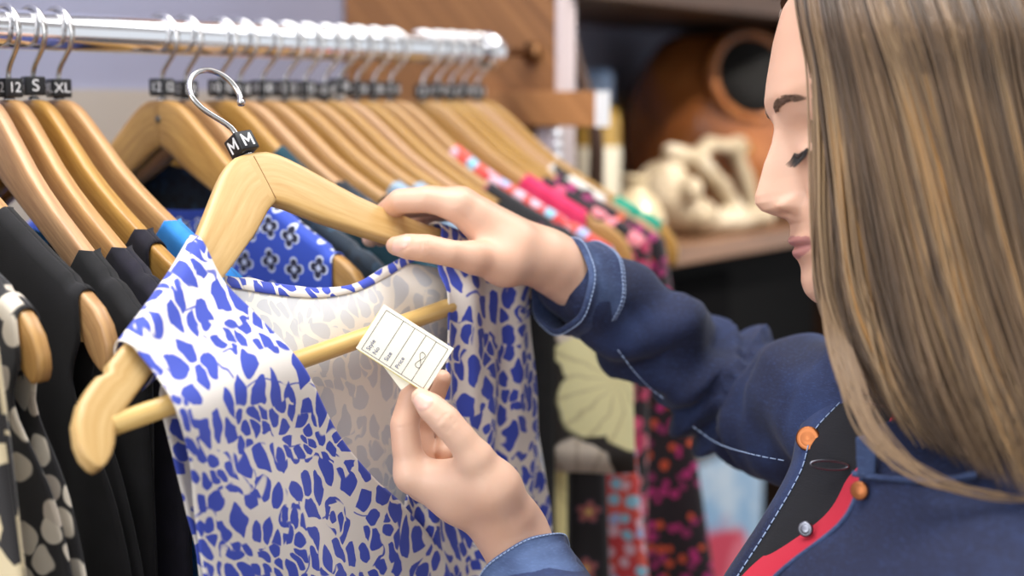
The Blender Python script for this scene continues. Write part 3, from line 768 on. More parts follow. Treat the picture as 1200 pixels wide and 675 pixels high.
right = [strap(UR, .0105, -.020), strap(UR, .0095, -.003), strap(UR, 0, .0040), strap(UR, -.0098, -.003),
    row([(514, 313), (545, 318), (575, 324), (603, 328), (621, 332)], -.0135),
    row([(526, 344), (550, 350), (575, 352), (600, 352), (622, 356)], -.014),
    row([(526, 385), (550, 392), (575, 395), (600, 396), (624, 398)], -.0135),
    row([(518, 440), (545, 450), (575, 455), (605, 458), (631, 470)], -.0135),
    row([(502, 520), (535, 530), (570, 535), (605, 538), (639, 545)], -.0135),
    row([(476, 592), (515, 605), (560, 612), (605, 615), (646, 622)], -.0135),
    row([(478, 660), (520, 670), (565, 675), (610, 680), (650, 690)], -.0125),
    row([(482, 800), (530, 805), (570, 805), (615, 805), (656, 805)], -.011),
    row([(490, 1150), (540, 1150), (580, 1150), (630, 1150), (676, 1150)], -.011),
    row([(500, 1600), (550, 1600), (600, 1600), (650, 1600), (700, 1600)], -.011)]
sheet('front_panel', right, 130, 50, [M['dress']], .0030, uvo=(.5, .2), k=(120, 6))
back = [strap(np.linspace(-.150, .190, 6), .0125, -.030 + 0.0)[:1] + row([(268, 331), (345, 342), (414, 338), (468, 309)], .013) + [hp(.190, .0125, float(ztop(.19)) - .02)],
    row([(190, 440), (280, 385), (350, 385), (430, 370), (495, 345), (598, 335)], .014),
    row([(187, 470), (285, 440), (352, 440), (436, 425), (505, 400), (612, 380)], .017),
    row([(200, 530), (290, 520), (365, 520), (450, 500), (520, 480), (625, 470)], .017),
    row([(218, 600), (300, 600), (380, 600), (465, 590), (540, 580), (640, 570)], .014),
    row([(233, 660), (310, 670), (395, 670), (480, 670), (560, 665), (645, 660)], .009),
    row([(240, 800), (320, 800), (410, 800), (495, 800), (570, 800), (652, 800)], .005),
    row([(230, 1150), (330, 1150), (430, 1150), (520, 1150), (600, 1150), (672, 1150)], .005),
    row([(214, 1600), (330, 1600), (450, 1600), (560, 1600), (630, 1600), (696, 1600)], .005)]
sheet('back_panel', back, 110, 80, [M['lining'], M['dress']], .0016, uvo=(.9, .7), k=(60, 7), edge_mat=1)
trim = [row([(262, 323), (300, 329), (345, 335), (375, 337.5), (414, 333), (447, 315), (480, 297), (522, 276)], .0120),
    row([(264, 330), (300, 336), (345, 342), (378, 343.5), (417, 337), (450, 320), (480, 303), (524, 282)], .0105),
    row([(266, 336), (300, 342), (345, 348), (381, 348.5), (419, 341), (453, 325), (481, 308), (526, 289)], .0118)]
sheet('neck_facing', trim, 8, 80, [M['dress']], uvo=(1.7, .3))

# ------------------------------------------------------------------ price tag
TD = .912
tag_o = empty('price_tag', at(458, 420, TD)); tag(tag_o, 'ivory paper price tag pinched between the thumb and index finger', 'price tag')
TL0 = np.array(tag_o.location)
cTL, cTR, cBL = at(449, 356, TD + .004), at(531, 408, TD - .002), at(417, 408, TD + .002)
tX, tY = cTR - cTL, cTL - cBL; tw, thh = np.linalg.norm(tX), np.linalg.norm(tY); tX = norm(tX); tY = norm(tY - tX * (tY @ tX)); tZ = np.cross(tX, tY)
def tp(x, y, z=0): return cBL - TL0 + tX * (x * tw) + tY * (y * thh) + tZ * z
V, Fc = box(tp(.5, .5), tw, thh, .0007, tX, tY, tZ, .0002); mesh('card', V, Fc, M['card'], tag_o)
b2X = norm(tX * math.cos(-.35) + tY * math.sin(-.35)); b2Y = np.cross(tZ, b2X)
V, Fc = box(tp(.48, .33, -.0024) , tw * .70, thh * .74, .0006, b2X, b2Y, tZ, .0002); mesh('backing_card', V, Fc, M['card'], tag_o)
V, Fc = box(tp(.46, .005, -.0009), tw * .86, .0011, .0014, tX, tY, tZ); mesh('yellow_edge', V, Fc, M['card_yellow'], tag_o, smooth=False)
V, Fc = box(tp(.004, .5, -.0009), .0011, thh * .7, .0014, tX, tY, tZ); mesh('yellow_edge', V, Fc, M['card_yellow'], tag_o, smooth=False)
b = MB(); lw = .00034
def seg2(x0, y0, x1, y1):
    p, q = tp(x0, y0, .00045), tp(x1, y1, .00045); d = q - p; b.add(*box((p + q) / 2, np.linalg.norm(d) + lw, lw, .0001, d, np.cross(tZ, d), tZ))
xl, xr, yb_, yt = .065, .945, .045, .93
for q in ((xl, yb_, xr, yb_), (xr, yb_, xr, yt), (xr, yt, xl, yt), (xl, yt, xl, yb_)): seg2(*q)
for f in (.28, .465, .645, .81): x = xl + (xr - xl) * f; seg2(x, yb_, x, yt)
b.build('printed_lines', M['ink'], tag_o, smooth=False)
for wd, x, y in (('Style', .135, .21), ('No', .225, .17), ('Size', .385, .20), ('Price', .545, .22)):
    lettering(wd, 'small_print', M['ink_grey'], tag_o, tp(x, y, .00045), tY, -tX, .0040)
c8 = []
for a in np.linspace(0, 2 * math.pi, 40): c8.append(tp(.735 + .034 * math.sin(2 * a) - .012 * math.cos(a), .47 + .15 * math.cos(a), .0005))
c8.append(tp(.70, .62, .0005))
V, Fc = tube(c8, .00018, 5); mesh('handwritten_figure', V, Fc, M['ink'], tag_o)
# ------------------------------------------------------------------ the woman: head, hands, hair, clothes
def skin_mat(name, c, c2, rough=.45):
    t = NT(name); v = t.coord('Object'); n = t.noise(v, 14.0, 3.0); f = t.noise(v, 420.0, 2.0)
    t.set(Base_Color=t.mix(t.step(n, .35, .7), c, c2), Roughness=rough, Subsurface_Weight=.12, Subsurface_Radius=(.010, .0035, .002), Subsurface_Scale=.6)
    t.bump(f, .10, .0006); return t.m
M['skin'] = skin_mat('fair skin', rgb(222, 182, 157), rgb(213, 168, 142))
M['nail'] = skin_mat('natural nail', rgb(234, 190, 172), rgb(228, 182, 164), .22)
M['lip'] = skin_mat('natural lips', rgb(188, 134, 126), rgb(180, 124, 118), .4)
M['brow'] = plain('brown brow hair', rgb(112, 86, 70), .7)
M['lash'] = plain('dark lashes', rgb(30, 24, 24), .6)
person = empty('person', (.30, .84, 0)); PL = np.array(person.location)
tag(person, 'person with long fair hair in a dark denim jacket, holding a hanger and a price tag', 'person')
body = MB()

def digit(F, pts, R, k=.0022): F.chain(pts, R, k)
def hand(palm, digits, lo, hi, h, web):
    P0 = Field(lo, hi, h); palm(P0)
    D = Field(lo, hi, h)
    for pts, R in digits:
        f = Field(lo, hi, h); f.chain(pts, R, .0004)
        D.merge(f, .0008)
    P0.merge(D, web)
    V, Q = P0.mesh(); V = smooth_mesh(V, Q, 9, .6)
    return V, Q
def creases(V, N, lines, depth=.0005, w=.0009):
    V = V.copy()
    for L in lines:
        L = np.asarray(L); a, b = L[:-1], L[1:]; best = np.full(len(V), 9.0)
        for p, q in zip(a, b):
            d = q - p; t = np.clip(((V - p) @ d) / (d @ d), 0, 1); best = np.minimum(best, np.linalg.norm(V - p - t[:, None] * d, axis=1))
        V -= N * (depth * np.exp(-(best / w) ** 2))[:, None]
    return V
def nail(V, Q, N, c, ax, up, ln, wd):
    """marks the faces of a nail and sinks its rim"""
    ax = norm(ax); up = norm(up - ax * (ax @ up)); sd = np.cross(ax, up)
    r = V - c; x, y, z = r @ ax / ln, r @ sd / wd, N @ up
    e = (np.abs(x) ** 2.6 + np.abs(y) ** 2.6); near = (np.linalg.norm(r, axis=1) < max(ln, wd) * 1.6) & (z > .15)
    V = V.copy(); rim = np.exp(-((e - 1.1) / .35) ** 2) * near; V -= N * (rim * .0005)[:, None]
    inside = near & (e < 1.0)
    return V, inside[Q].sum(1) >= 3

# ---- her right hand, on the hanger's far arm
W1 = at(648, 309, 1.05)
IM, MM, RM, PM = at(537, 241, 1.008), at(540, 238, 1.030), at(548, 243, 1.052), at(560, 254, 1.070)
def palm_r(F):
    for m, w, r0, r1 in ((IM, at(630, 297, 1.036), .0122, .0150), (MM, at(634, 294, 1.048), .0120, .0150), (RM, at(638, 298, 1.058), .0112, .0145), (PM, at(642, 304, 1.066), .0105, .0140)):
        F.cone(m, w, r0, r1, .010)
    F.chain([at(618, 309, 1.024), at(592, 309, 1.010), at(556, 302, .994)], [.0150, .0148, .0112], .010)
    F.ell(at(592, 292, 1.022), [.022, .018, .019], None, .012)
    F.cone(at(560, 262, 1.012), at(600, 290, 1.02), .0095, .016, .012)
    F.cone(at(636, 303, 1.042), at(668, 322, 1.058), .0180, .0185, .014, [0, 1, .1], 1.30)
    F.chain([at(652, 312, 1.05), at(700, 345, 1.078), at(770, 402, 1.12)], [.0190, .0225, .0300], .014, [0, 1, .2], 1.22)
dr = [([IM, at(500, 234, 1.006), at(469, 236, 1.012), at(448, 252, 1.035), at(434, 270, 1.047)], [.0108, .0094, .0092, .0080, .0066]),
      ([MM, at(503, 232, 1.030), at(468, 238, 1.040), at(448, 258, 1.057), at(434, 280, 1.060)], [.0106, .0094, .0092, .0080, .0066]),
      ([RM, at(512, 238, 1.052), at(478, 243, 1.062), at(456, 262, 1.072), at(446, 280, 1.070)], [.0100, .0090, .0088, .0076, .0064]),
      ([PM, at(530, 247, 1.070), at(500, 250, 1.080), at(482, 264, 1.085), at(470, 278, 1.083)], [.0090, .0080, .0078, .0068, .0058]),
      ([at(556, 302, .994), at(528, 297, .986), at(500, 291, .984), at(478, 289, .987), at(463, 288, .9925)], [.0108, .0096, .0099, .0092, .0068])]
allp = np.array([p for d, _ in dr for p in d] + [at(770, 402, 1.12), W1])
V, Q = hand(palm_r, dr, allp.min(0) - .045, allp.max(0) + .045, .00125, .0055)
N = vnormals(V, Q)
toward = norm(CAM - at(500, 290, .99))
def ring_crease(c, ax, ln, up=None):
    up = toward if up is None else up; s = norm(np.cross(ax, up)); c = np.asarray(c); return np.array([c + up * .009 + s * ln * q for q in np.linspace(-1, 1, 7)])
th_ax = norm(at(463, 288, .99) - at(520, 296, .986))
V = creases(V, N, [ring_crease(at(494, 290, .984), th_ax, .005), ring_crease(at(499, 291, .984), th_ax, .0065), ring_crease(at(504, 292, .985), th_ax, .005)], .00045, .0007)
V = creases(V, N, [ring_crease(at(470, 236, 1.01), norm(at(500, 234, 1.0) - at(469, 236, 1.0)), .005, norm(toward + np.array([0, 0, .9])))], .0003, .0008)
V, nl = nail(V, Q, N, at(470, 284.5, .9818), at(459, 287, .986) - at(482, 289, .986), norm(toward + np.array([0, 0, .75])), .0068, .0056)
body.add(V - PL, Q[~nl]); body_n = [(V - PL, Q[nl])]

# ---- her left hand, holding the tag
dl_thumb = [at(557, 537, .902), at(540, 514, .899), at(522, 493, .8985), at(505, 477, .9005), at(493, 466, .9035)]
IL, ML, RL, PLK = at(484, 556, .925), at(496, 566, .948), at(512, 576, .967), at(530, 586, .982)
def palm_l(F):
    w = at(600, 622, .937)
    F.cone(IL, at(590, 612, .934), .0125, .0165, .010)
    F.cone(ML, at(594, 618, .945), .0120, .0165, .010); F.cone(RL, at(600, 622, .952), .0115, .0160, .010); F.cone(PLK, at(606, 624, .958), .0108, .0155, .010)
    F.chain([at(596, 602, .920), at(578, 572, .910), at(558, 540, .903)], [.0170, .0165, .0118], .010)
    F.ell(at(545, 578, .924), [.021, .019, .020], None, .012)
    F.cone(at(508, 562, .922), at(545, 560, .914), .0105, .0125, .010)
    F.cone(at(594, 612, .934), at(610, 645, .937), .0185, .0190, .014, [0, 1, 0], 1.15)
    F.chain([at(604, 630, .938), at(630, 695, .916), at(700, 820, .870)], [.0195, .0215, .0290], .014, [0, 1, 0], 1.08)
dl = [([IL, at(477, 527, .924), at(474, 498, .925), at(482, 466, .9285), at(497, 446, .9245)], [.0112, .0100, .0097, .0086, .0066]),
      ([ML, at(493, 532, .950), at(491, 503, .955), at(506, 468, .951), at(518, 444, .946)], [.0108, .0098, .0096, .0084, .0066]),
      ([RL, at(508, 542, .980), at(506, 517, .990), at(522, 507, .970), at(521, 530, .948)], [.0102, .0090, .0088, .0078, .0066]),
      ([PLK, at(530, 552, .992), at(528, 532, .999), at(541, 521, .983), at(534, 546, .960)], [.0092, .0082, .0078, .0070, .0058]),
      (dl_thumb, [.0112, .0100, .0101, .0092, .0066])]
allp = np.array([p for d, _ in dl for p in d] + [at(720, 820, .87), at(620, 640, .94)])
V, Q = hand(palm_l, dl, allp.min(0) - .045, allp.max(0) + .045, .00125, .0055)
N = vnormals(V, Q); tx = norm(dl_thumb[4] - dl_thumb[2]); upv = norm(CAM - dl_thumb[3])
V = creases(V, N, [ring_crease(at(519, 489, .8985), tx, .006, upv), ring_crease(at(525, 496, .8985), tx, .0075, upv), ring_crease(at(529, 500, .8985), tx, .005, upv)], .00045, .0007)
V = creases(V, N, [ring_crease(at(474, 500, .925), norm(at(484, 556, .925) - at(474, 498, .925)), .008, norm(CAM - at(474, 500, .925)))], .0003, .0008)
V, nl = nail(V, Q, N, at(496, 469, .8945), dl_thumb[4] - dl_thumb[3], norm(upv + CR * .25 + CU * .35), .0066, .0054)
body.add(V - PL, Q[~nl]); body_n.append((V - PL, Q[nl]))

# ---- head
HY4 = math.radians(-3)
HF0 = -.98 * CR - .175 * CU; HL0 = -CF
HF = norm(HF0 * math.cos(HY4) - HL0 * math.sin(HY4)); HUP = norm(np.cross(HL0, HF0)) ; HUP = HUP if HUP[2] > 0 else -HUP
HLT = norm(np.cross(HUP, HF)); HLT = HLT if HLT @ HL0 > 0 else -HLT
HO = at(907, 156, .905)
def hd(f, l, dn): return HO + (HF * f + HLT * l - HUP * dn) * .01 * .985
DN = np.array([-11.6, -11.3, -10.4, -8, -6, -3.5, -2.3, -1, 0, 1.5, 3, 4.5, 5.6, 7, 8, 9, 9.8, 10.6, 11.3, 11.9])
F0 = np.array([-8.6, -6.6, -4.4, -2.2, -1.25, -.34, 0, -.22, -.40, -.62, -.66, -.48, -.22, -.10, -.22, -.36, -.14, -.25, -.75, -1.9])
FB = np.array([-9.4, -11.4, -14, -17, -18.2, -18.8, -18.8, -18.6, -18.3, -17.5, -16.5, -15.2, -14.2, -13.0, -12.2, -11.4, -10.6, -9.4, -7.6, -4.0])
WD = np.array([.6, 2.6, 4.6, 6.7, 7.3, 7.5, 7.45, 7.35, 7.25, 7.1, 6.9, 6.6, 6.3, 5.8, 5.35, 4.8, 4.2, 3.4, 2.3, .9])
def nose(dn, l):
    h = np.interp(dn, [-1.2, -.2, .6, 1.8, 3.0, 3.8, 4.3, 4.8, 5.2, 5.6, 6.0], [0, .30, .75, 1.60, 2.20, 2.52, 2.50, 2.10, 1.35, .45, 0])
    s = np.interp(dn, [-1, 1, 3, 4.2, 5, 6], [.60, .72, .92, 1.22, 1.40, 1.3]); return h * np.exp(-np.abs(l / s) ** 2.4)
def bump2(dn, l, d0, l0, sd, sl): return np.exp(-((dn - d0) / sd) ** 2 - ((np.abs(l) - l0) / sl) ** 2)
def relief(dn, l):
    b = nose(dn, l)
    b += .68 * bump2(dn, l, 4.68, 1.42, .42, .36) - .35 * bump2(dn, l, 5.30, .75, .22, .40) - .34 * bump2(dn, l, 4.5, 2.0, .55, .22)                                   # nostril wings
    b -= .75 * bump2(dn, l, .55, 2.9, .95, 1.35) ; b += .62 * bump2(dn, l, 1.45, 3.1, .75, 1.15)   # sockets and lids
    b += .12 * bump2(dn, l, -1.7, 2.6, .6, 1.8)
    b += .34 * np.exp(-((dn - 7.05) / .36) ** 2 - (l / 2.1) ** 2) + .32 * np.exp(-((dn - 7.92) / .40) ** 2 - (l / 1.8) ** 2) - .20 * np.exp(-((dn - 7.50) / .13) ** 2 - (l / 2.2) ** 2)
    b += .18 * bump2(dn, l, 3.4, 4.2, 1.6, 1.6)                                      # cheek
    return b
dns = np.concatenate([np.linspace(-11.6, -3.5, 40), np.linspace(-3.4, 10.4, 190), np.linspace(10.5, 11.9, 24)])
na = 200; ang = np.concatenate([np.linspace(-math.pi, -1.25, 40, endpoint=False), np.linspace(-1.25, 1.25, 120, endpoint=False), np.linspace(1.25, math.pi, 40, endpoint=False)])
def smooth_interp(x, X, Y):
    n = 600; xx = np.linspace(X[0], X[-1], n); yy = np.interp(xx, X, Y); k = np.hanning(25); k /= k.sum()
    yp = np.concatenate([2 * yy[0] - yy[12:0:-1], yy, 2 * yy[-1] - yy[-2:-14:-1]]); return np.interp(x, xx, np.convolve(yp, k, 'valid'))
f0s, fbs, wds = smooth_interp(dns, DN, F0), smooth_interp(dns, DN, FB), np.maximum(smooth_interp(dns, DN, WD), .2)
rings = np.zeros((len(dns), na, 3)); LL = np.zeros((len(dns), na))
for i, dn in enumerate(dns):
    fm = f0s[i] * .52 + fbs[i] * .48; c, s = np.cos(ang), np.sin(ang)
    pf = np.interp(dn, [-6, 2, 8, 11], [.86, .84, .95, 1.0])
    ff = np.where(c >= 0, fm + (f0s[i] - fm) * np.abs(c) ** pf, fm - (fm - fbs[i]) * np.abs(c)); ll = wds[i] * np.sign(s) * np.abs(s) ** np.where(c >= 0, .95, 1.0)
    if -3.4 < dn < 10.6: ff = ff + relief(dn, ll) * np.clip((c - .15) / .3, 0, 1)
    LL[i] = ll
    rings[i] = HO + (HF[None] * ff[:, None] + HLT[None] * ll[:, None] - HUP[None] * dn) * .00985
Vh, Fh = loft(rings); Fh = [q for q in Fh]
lipf, rest = [], []
dmid = np.repeat(dns, na); lmid = LL.ravel()
for q in Fh:
    if len(q) == 4:
        d_, l_ = np.mean([dmid[k] for k in q]), np.mean([lmid[k] for k in q]); cc_ = math.cos(ang[q[0] % na])
        if cc_ > .3 and abs(l_) < 2.35 and 6.72 + .25 * abs(l_) * .4 < d_ < 8.30 - .16 * abs(l_) ** 1.6 and 6.7 < d_: lipf.append(q); continue
    rest.append(q)
body.add(Vh - PL, rest); body_l = (Vh - PL, lipf)
nb = np.array([.297, .845, 1.285])
V, Fc = tube(crom([hd(-9.6, 0, 4), hd(-9.8, 0, 9), hd(-10.2, 0, 13), nb + [0, 0, .03], nb + [0, 0, -.05]], 24), np.interp(np.linspace(0, 1, 24), [0, .3, .6, 1], [.050, .052, .053, .075]), 40); body.add(V - PL, Fc)
# trunk, arms and legs under the clothes
SR, SL = at(1004, 482, 1.005), np.array([.335, .700, 1.245])
ER, EL = at(872, 474, 1.13), np.array([.150, .735, 1.055])
F = Field(np.array([.0, .52, .70]), np.array([.48, 1.22, 1.42]), .009)
F.chain([nb, nb + [.035, -.005, -.16], (.34, .84, .92)], [.060, .072, .080], .04, [0, 1, 0], 1.25)
F.chain([SR + [.02, -.03, -.01], ER, at(770, 402, 1.12)], [.036, .030, .026], .02); F.chain([SL + [.01, .03, -.01], EL, at(720, 820, .87)], [.036, .030, .027], .02); F.cone(SR + [.02, 0, -.01], SL + [.02, 0, -.01], .036, .036, .03)
V, Q = F.mesh(); body.add(smooth_mesh(V, Q, 2) - PL, Q)
for sg in (-1, 1):
    V, Fc = tube([(.30, .84 + sg * .085, .92), (.29, .84 + sg * .09, .5), (.305, .84 + sg * .09, .07)], [.08, .055, .036], 24); body.add(V - PL, Fc)
nb0 = len(body.f); bm_i = [0] * nb0
for V, q in body_n: body.add(V, q, mi=1)
body.add(body_l[0], body_l[1], mi=2)
bo = body.build('body', None, person, mats=[M['skin'], M['nail'], M['lip']])
# brow, lashes
def face_pt(dn, l, out=0.0):
    i = int(np.argmin(np.abs(dns - dn))); j = np.where(np.cos(ang) > .1)[0]; k = j[np.argmin(np.abs(LL[i, j] - l))]; return rings[i, k] + HF * out * .7 + HLT * math.copysign(out * .5, l)
for sg in (1, -1):
    b = MB(); rr = random.Random(3)
    for k in range(210):
        t = rr.random(); l = (.7 if sg > 0 else 2.4) + 3.0 * t; dn = -1.35 - .42 * math.sin(t * 2.6) + rr.uniform(-.32, .32) * min(1, .5 + 3 * t) * (1 - .55 * t)
        p = face_pt(dn, sg * l, .0004); q = face_pt(dn - .16 + .25 * t, sg * (l + .55), .0012)
        b.add(*tube([p, (p + q) / 2 + HF * .0006, q], [.00042, .00036, .0001], 4))
    o = b.build('eyebrow', M['brow'], person); o.data.transform(Matrix.Translation(-Vector(PL)))
    b = MB()
    rim = [face_pt(1.62 + .30 * math.sin(math.pi * t), sg * ((1.55 if sg > 0 else 2.8) + 2.0 * t), .0012) for t in np.linspace(0, 1, 15)]
    b.add(*tube(rim, np.interp(np.linspace(0, 1, 15), [0, .5, 1], [.0006, .0017, .0012]), 8))
    for k in range(80):
        t = rr.random(); p = face_pt(1.62 + .30 * math.sin(math.pi * t), sg * ((1.55 if sg > 0 else 2.8) + 2.0 * t), .0012); o_ = HF * (.0066 - .002 * t) + HLT * sg * .004 * t - HUP * .0058
        b.add(*tube([p, p + o_ * .5 - HUP * .0010, p + o_ * rr.uniform(.8, 1.1)], [.00048, .00038, .0001], 4))
    o = b.build('eyelashes', M['lash'], person); o.data.transform(Matrix.Translation(-Vector(PL)))

# ---- hair
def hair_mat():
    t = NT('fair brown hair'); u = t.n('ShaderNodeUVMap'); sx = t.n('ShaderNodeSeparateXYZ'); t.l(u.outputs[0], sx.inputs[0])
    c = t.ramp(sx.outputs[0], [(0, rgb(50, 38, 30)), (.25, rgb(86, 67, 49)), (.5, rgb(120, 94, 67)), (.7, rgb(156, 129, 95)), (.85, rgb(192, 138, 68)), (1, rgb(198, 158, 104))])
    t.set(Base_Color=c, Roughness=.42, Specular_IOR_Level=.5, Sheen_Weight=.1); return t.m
M['hair'] = hair_mat()
CURV = {0.0: [(919, -70), (934, 0), (947, 60), (953, 120), (957, 180), (960, 240), (963, 300), (968, 345), (981, 390), (1001, 430), (1026, 470), (1052, 505)],
        .10: [(950, -70), (960, 0), (973, 60), (985, 130), (996, 200), (1006, 260), (1017, 320), (1030, 370), (1046, 415), (1064, 455), (1088, 500), (1124, 552)],
        .32: [(1004, -70), (1023, 0), (1044, 60), (1063, 120), (1082, 190), (1098, 255), (1113, 315), (1130, 375), (1149, 430), (1168, 480), (1196, 548), (1240, 632)],
        .65: [(1108, -70), (1124, 0), (1139, 60), (1153, 125), (1168, 195), (1184, 265), (1202, 330), (1222, 395), (1244, 455), (1268, 510), (1300, 585), (1345, 668)],
        1.0: [(1225, -70), (1238, 0), (1252, 65), (1268, 135), (1287, 210), (1308, 285), (1330, 355), (1354, 425), (1378, 490), (1404, 550), (1430, 610), (1456, 665)]}
DEP = {0.0: [.868, .862, .858, .855, .850, .846, .842, .838, .832, .826, .820, .815], .10: [.845, .835, .828, .824, .820, .816, .812, .808, .803, .798, .793, .788],
       .32: [.815, .803, .795, .790, .786, .782, .778, .774, .769, .763, .757, .750], .65: [.810, .798, .790, .785, .781, .777, .772, .766, .758, .748, .738, .728], 1.0: [.845, .835, .828, .822, .817, .811, .804, .796, .786, .775, .764, .752]}
KEYS = sorted(CURV)
def lock_curve(a, lay):
    i = min(max(0, sum(k <= a for k in KEYS) - 1), len(KEYS) - 2); t = (a - KEYS[i]) / (KEYS[i + 1] - KEYS[i])
    c = [((1 - t) * np.array(p) + t * np.array(q)) for p, q in zip(CURV[KEYS[i]], CURV[KEYS[i + 1]])]
    d = [(1 - t) * p + t * q + lay for p, q in zip(DEP[KEYS[i]], DEP[KEYS[i + 1]])]
    P = np.array([at(x, y, z) for (x, y), z in zip(c, d)])
    P[0] = hd(-3.6 - 12.0 * a, .5 - 20 * lay, -12.75 + 14 * lay)          # every strand is rooted on the parting
    return P
rr = np.random.default_rng(21); b = MB(); NSTR = 4200
tone_clump = np.clip(rr.normal(.44, .22, 46), .02, .95); tone_clump[[4, 12, 19, 27, 33, 40]] = .90; ends_clump = rr.uniform(-.035, .02, 46)
wave_p = rr.uniform(0, 6.28, (46, 2))
for k in range(NSTR):
    a = rr.random() ** 1.05; lay = rr.random() ** 1.5 * .052
    P = lock_curve(a, lay); ci = int(np.clip(a + rr.normal(0, .012), 0, .999) * 45.9)
    tt = np.linspace(0, 1, 12)
    sway = (.0032 * np.sin(5.2 * tt + wave_p[ci, 0]) + .0016 * np.sin(11 * tt + wave_p[ci, 1]))[:, None] * tt[:, None] ** .7
    gather = (ci + .5) / 46 - a
    wob = np.cumsum(rr.normal(0, 1, (12, 3)), 0) * .00055 * np.linspace(.3, 1.7, 12)[:, None]
    P = P + sway * (CR + .3 * CF) + gather * .05 * tt[:, None] ** 1.5 * CR + wob + rr.normal(0, .0012, 3)
    endk = 1.0 + ends_clump[ci] - rr.random() ** 2 * .10 if a > .03 else rr.uniform(.72, .97)
    Q = crom(P, 60); Q = crom(Q[:max(20, int(60 * min(1.0, endk)))][::4], 22)
    r = rr.uniform(.00035, .00085) * (1 if lay < .02 else 1.9)
    rad = r * np.interp(np.linspace(0, 1, 22), [0, .1, .75, 1], [.8, 1, .9, .12])
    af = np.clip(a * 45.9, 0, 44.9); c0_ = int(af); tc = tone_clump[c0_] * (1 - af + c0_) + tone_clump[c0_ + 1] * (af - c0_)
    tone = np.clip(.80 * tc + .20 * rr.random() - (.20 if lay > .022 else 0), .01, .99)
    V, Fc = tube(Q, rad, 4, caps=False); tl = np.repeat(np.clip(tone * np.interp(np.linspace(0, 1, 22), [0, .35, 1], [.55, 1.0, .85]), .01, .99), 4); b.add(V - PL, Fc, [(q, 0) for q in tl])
for k in range(46):                                       # loose wisps that swing clear of the mass
    x0 = rr.uniform(962, 990); e = rr.uniform(0, 1); P = [at(x0 - 4, 300, .845), at(x0, 340, .838), at(x0 + 8 + rr.uniform(-3, 3), 395, .826), at(x0 + 24 + rr.uniform(-4, 5), 450, .808), at(x0 + 52 + rr.uniform(-8, 10), 510, .790), at(x0 + 104 + rr.uniform(-14, 18), 558, .776), at(x0 + 190 + rr.uniform(-20, 14), 582 + rr.uniform(-6, 4), .766), at(x0 + 270, 590 + rr.uniform(-6, 4), .757)]
    V, Fc = tube(crom(P, 40)[:int(22 + 18 * e)], np.linspace(.0010, .0004, int(22 + 18 * e)), 4, caps=False); b.add(V - PL, Fc, [(.40 + .2 * rr.random(), 0)] * len(V))
# crown, back and far side: a thick cap of hair over the skull that hangs to the shoulders
cap = []; capuv = []
levels = np.concatenate([np.linspace(-12.6, -3, 26), np.linspace(-2.4, 17, 30)])
for i, dn in enumerate(levels):
    d2 = min(max(dn, -11.6), 3.0); f0, fb, wd = np.interp(d2, DN, F0), np.interp(d2, DN, FB), np.interp(d2, DN, WD)
    fm = f0 * .52 + fb * .48; g = 1.0 if dn > -11.6 else max(.05, (dn + 12.7) / 1.1)
    front = np.interp(dn, [-12.6, -10, -7.5, -5, 0, 6, 17], [0, .25, .75, 1.02, 1.22, 1.30, 1.45])
    row_ = []
    for q in np.linspace(front, 2 * math.pi - front, 90):
        c, s = math.cos(q), math.sin(q); w_ = 1 + .018 * math.sin(q * 37) + .012 * math.sin(q * 71 + 1)
        f = fm + ((f0 + .9 - fm) if c >= 0 else (fm - fb + 1.6)) * c * g * w_; l = (wd + 1.15 + max(0, dn) * .05) * s * g * w_
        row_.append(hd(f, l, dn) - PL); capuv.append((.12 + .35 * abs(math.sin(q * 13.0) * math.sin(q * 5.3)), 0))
    cap.append(row_)
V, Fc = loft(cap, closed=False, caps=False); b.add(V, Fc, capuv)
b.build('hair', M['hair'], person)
# ---- denim jacket, red top, trousers, shoes
M['denim'] = denim('dark indigo denim', rgb(15, 24, 56), rgb(64, 90, 148), .30)
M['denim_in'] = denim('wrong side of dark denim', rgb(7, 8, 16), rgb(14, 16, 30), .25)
M['cuff'] = denim('washed denim of the cuffs', rgb(34, 48, 84), rgb(108, 134, 182), .55)
M['thread'] = plain('pale blue topstitching', rgb(150, 170, 205), .8)
M['copper'] = plain('copper jacket button', rgb(172, 108, 68), .45, 1.0)
M['steel'] = plain('tarnished button shank', rgb(128, 130, 140), .35, 1.0)
M['red_knit'] = cloth('red jersey', rgb(178, 28, 52), rgb(200, 44, 66))
M['jeans'] = denim('black jeans', rgb(24, 25, 32), rgb(44, 46, 56), .3)
M['leather'] = plain('black shoe leather', rgb(22, 20, 20), .4)
def loc3(v): return np.asarray(v) - PL
jacket = empty('denim_jacket', person.location); jacket.parent = person; jacket.location = (0, 0, 0)

RC = at(656, 334, 1.052)                                   # middle of the far cuff's opening
ra = norm(.8 * (math.cos(.17) * CR - math.sin(.17) * CU) + .6 * CF)
LC = at(611, 660, .932)
la = norm(.45 * CR - .72 * CU - .53 * CF)
F = Field(np.array([-.02, .50, .80]), np.array([.52, 1.26, 1.42]), .0042)
F.chain([RC + ra * .026, at(762, 388, 1.10), at(822, 436, 1.125), at(880, 475, 1.13), at(940, 482, 1.07), SR], [.0335, .0345, .0380, .0470, .0505, .0520], .018)
F.chain([LC + la * .026, at(690, 772, .885), EL, (EL + SL) / 2, SL], [.0345, .0385, .050, .056, .060], .022)
F.cone(SR + [.02, -.02, 0], nb + [.02, .06, .0], .050, .055, .04); F.cone(SL + [.02, .02, 0], nb + [.02, -.06, 0.0], .055, .055, .04)
F.ell((.365, .83, 1.13), (.100, .175, .22), None, .05); F.ell((.355, .84, .95), (.11, .165, .2), None, .05)
V, Q = F.mesh(); V = smooth_mesh(V, Q, 2); N = vnormals(V, Q)
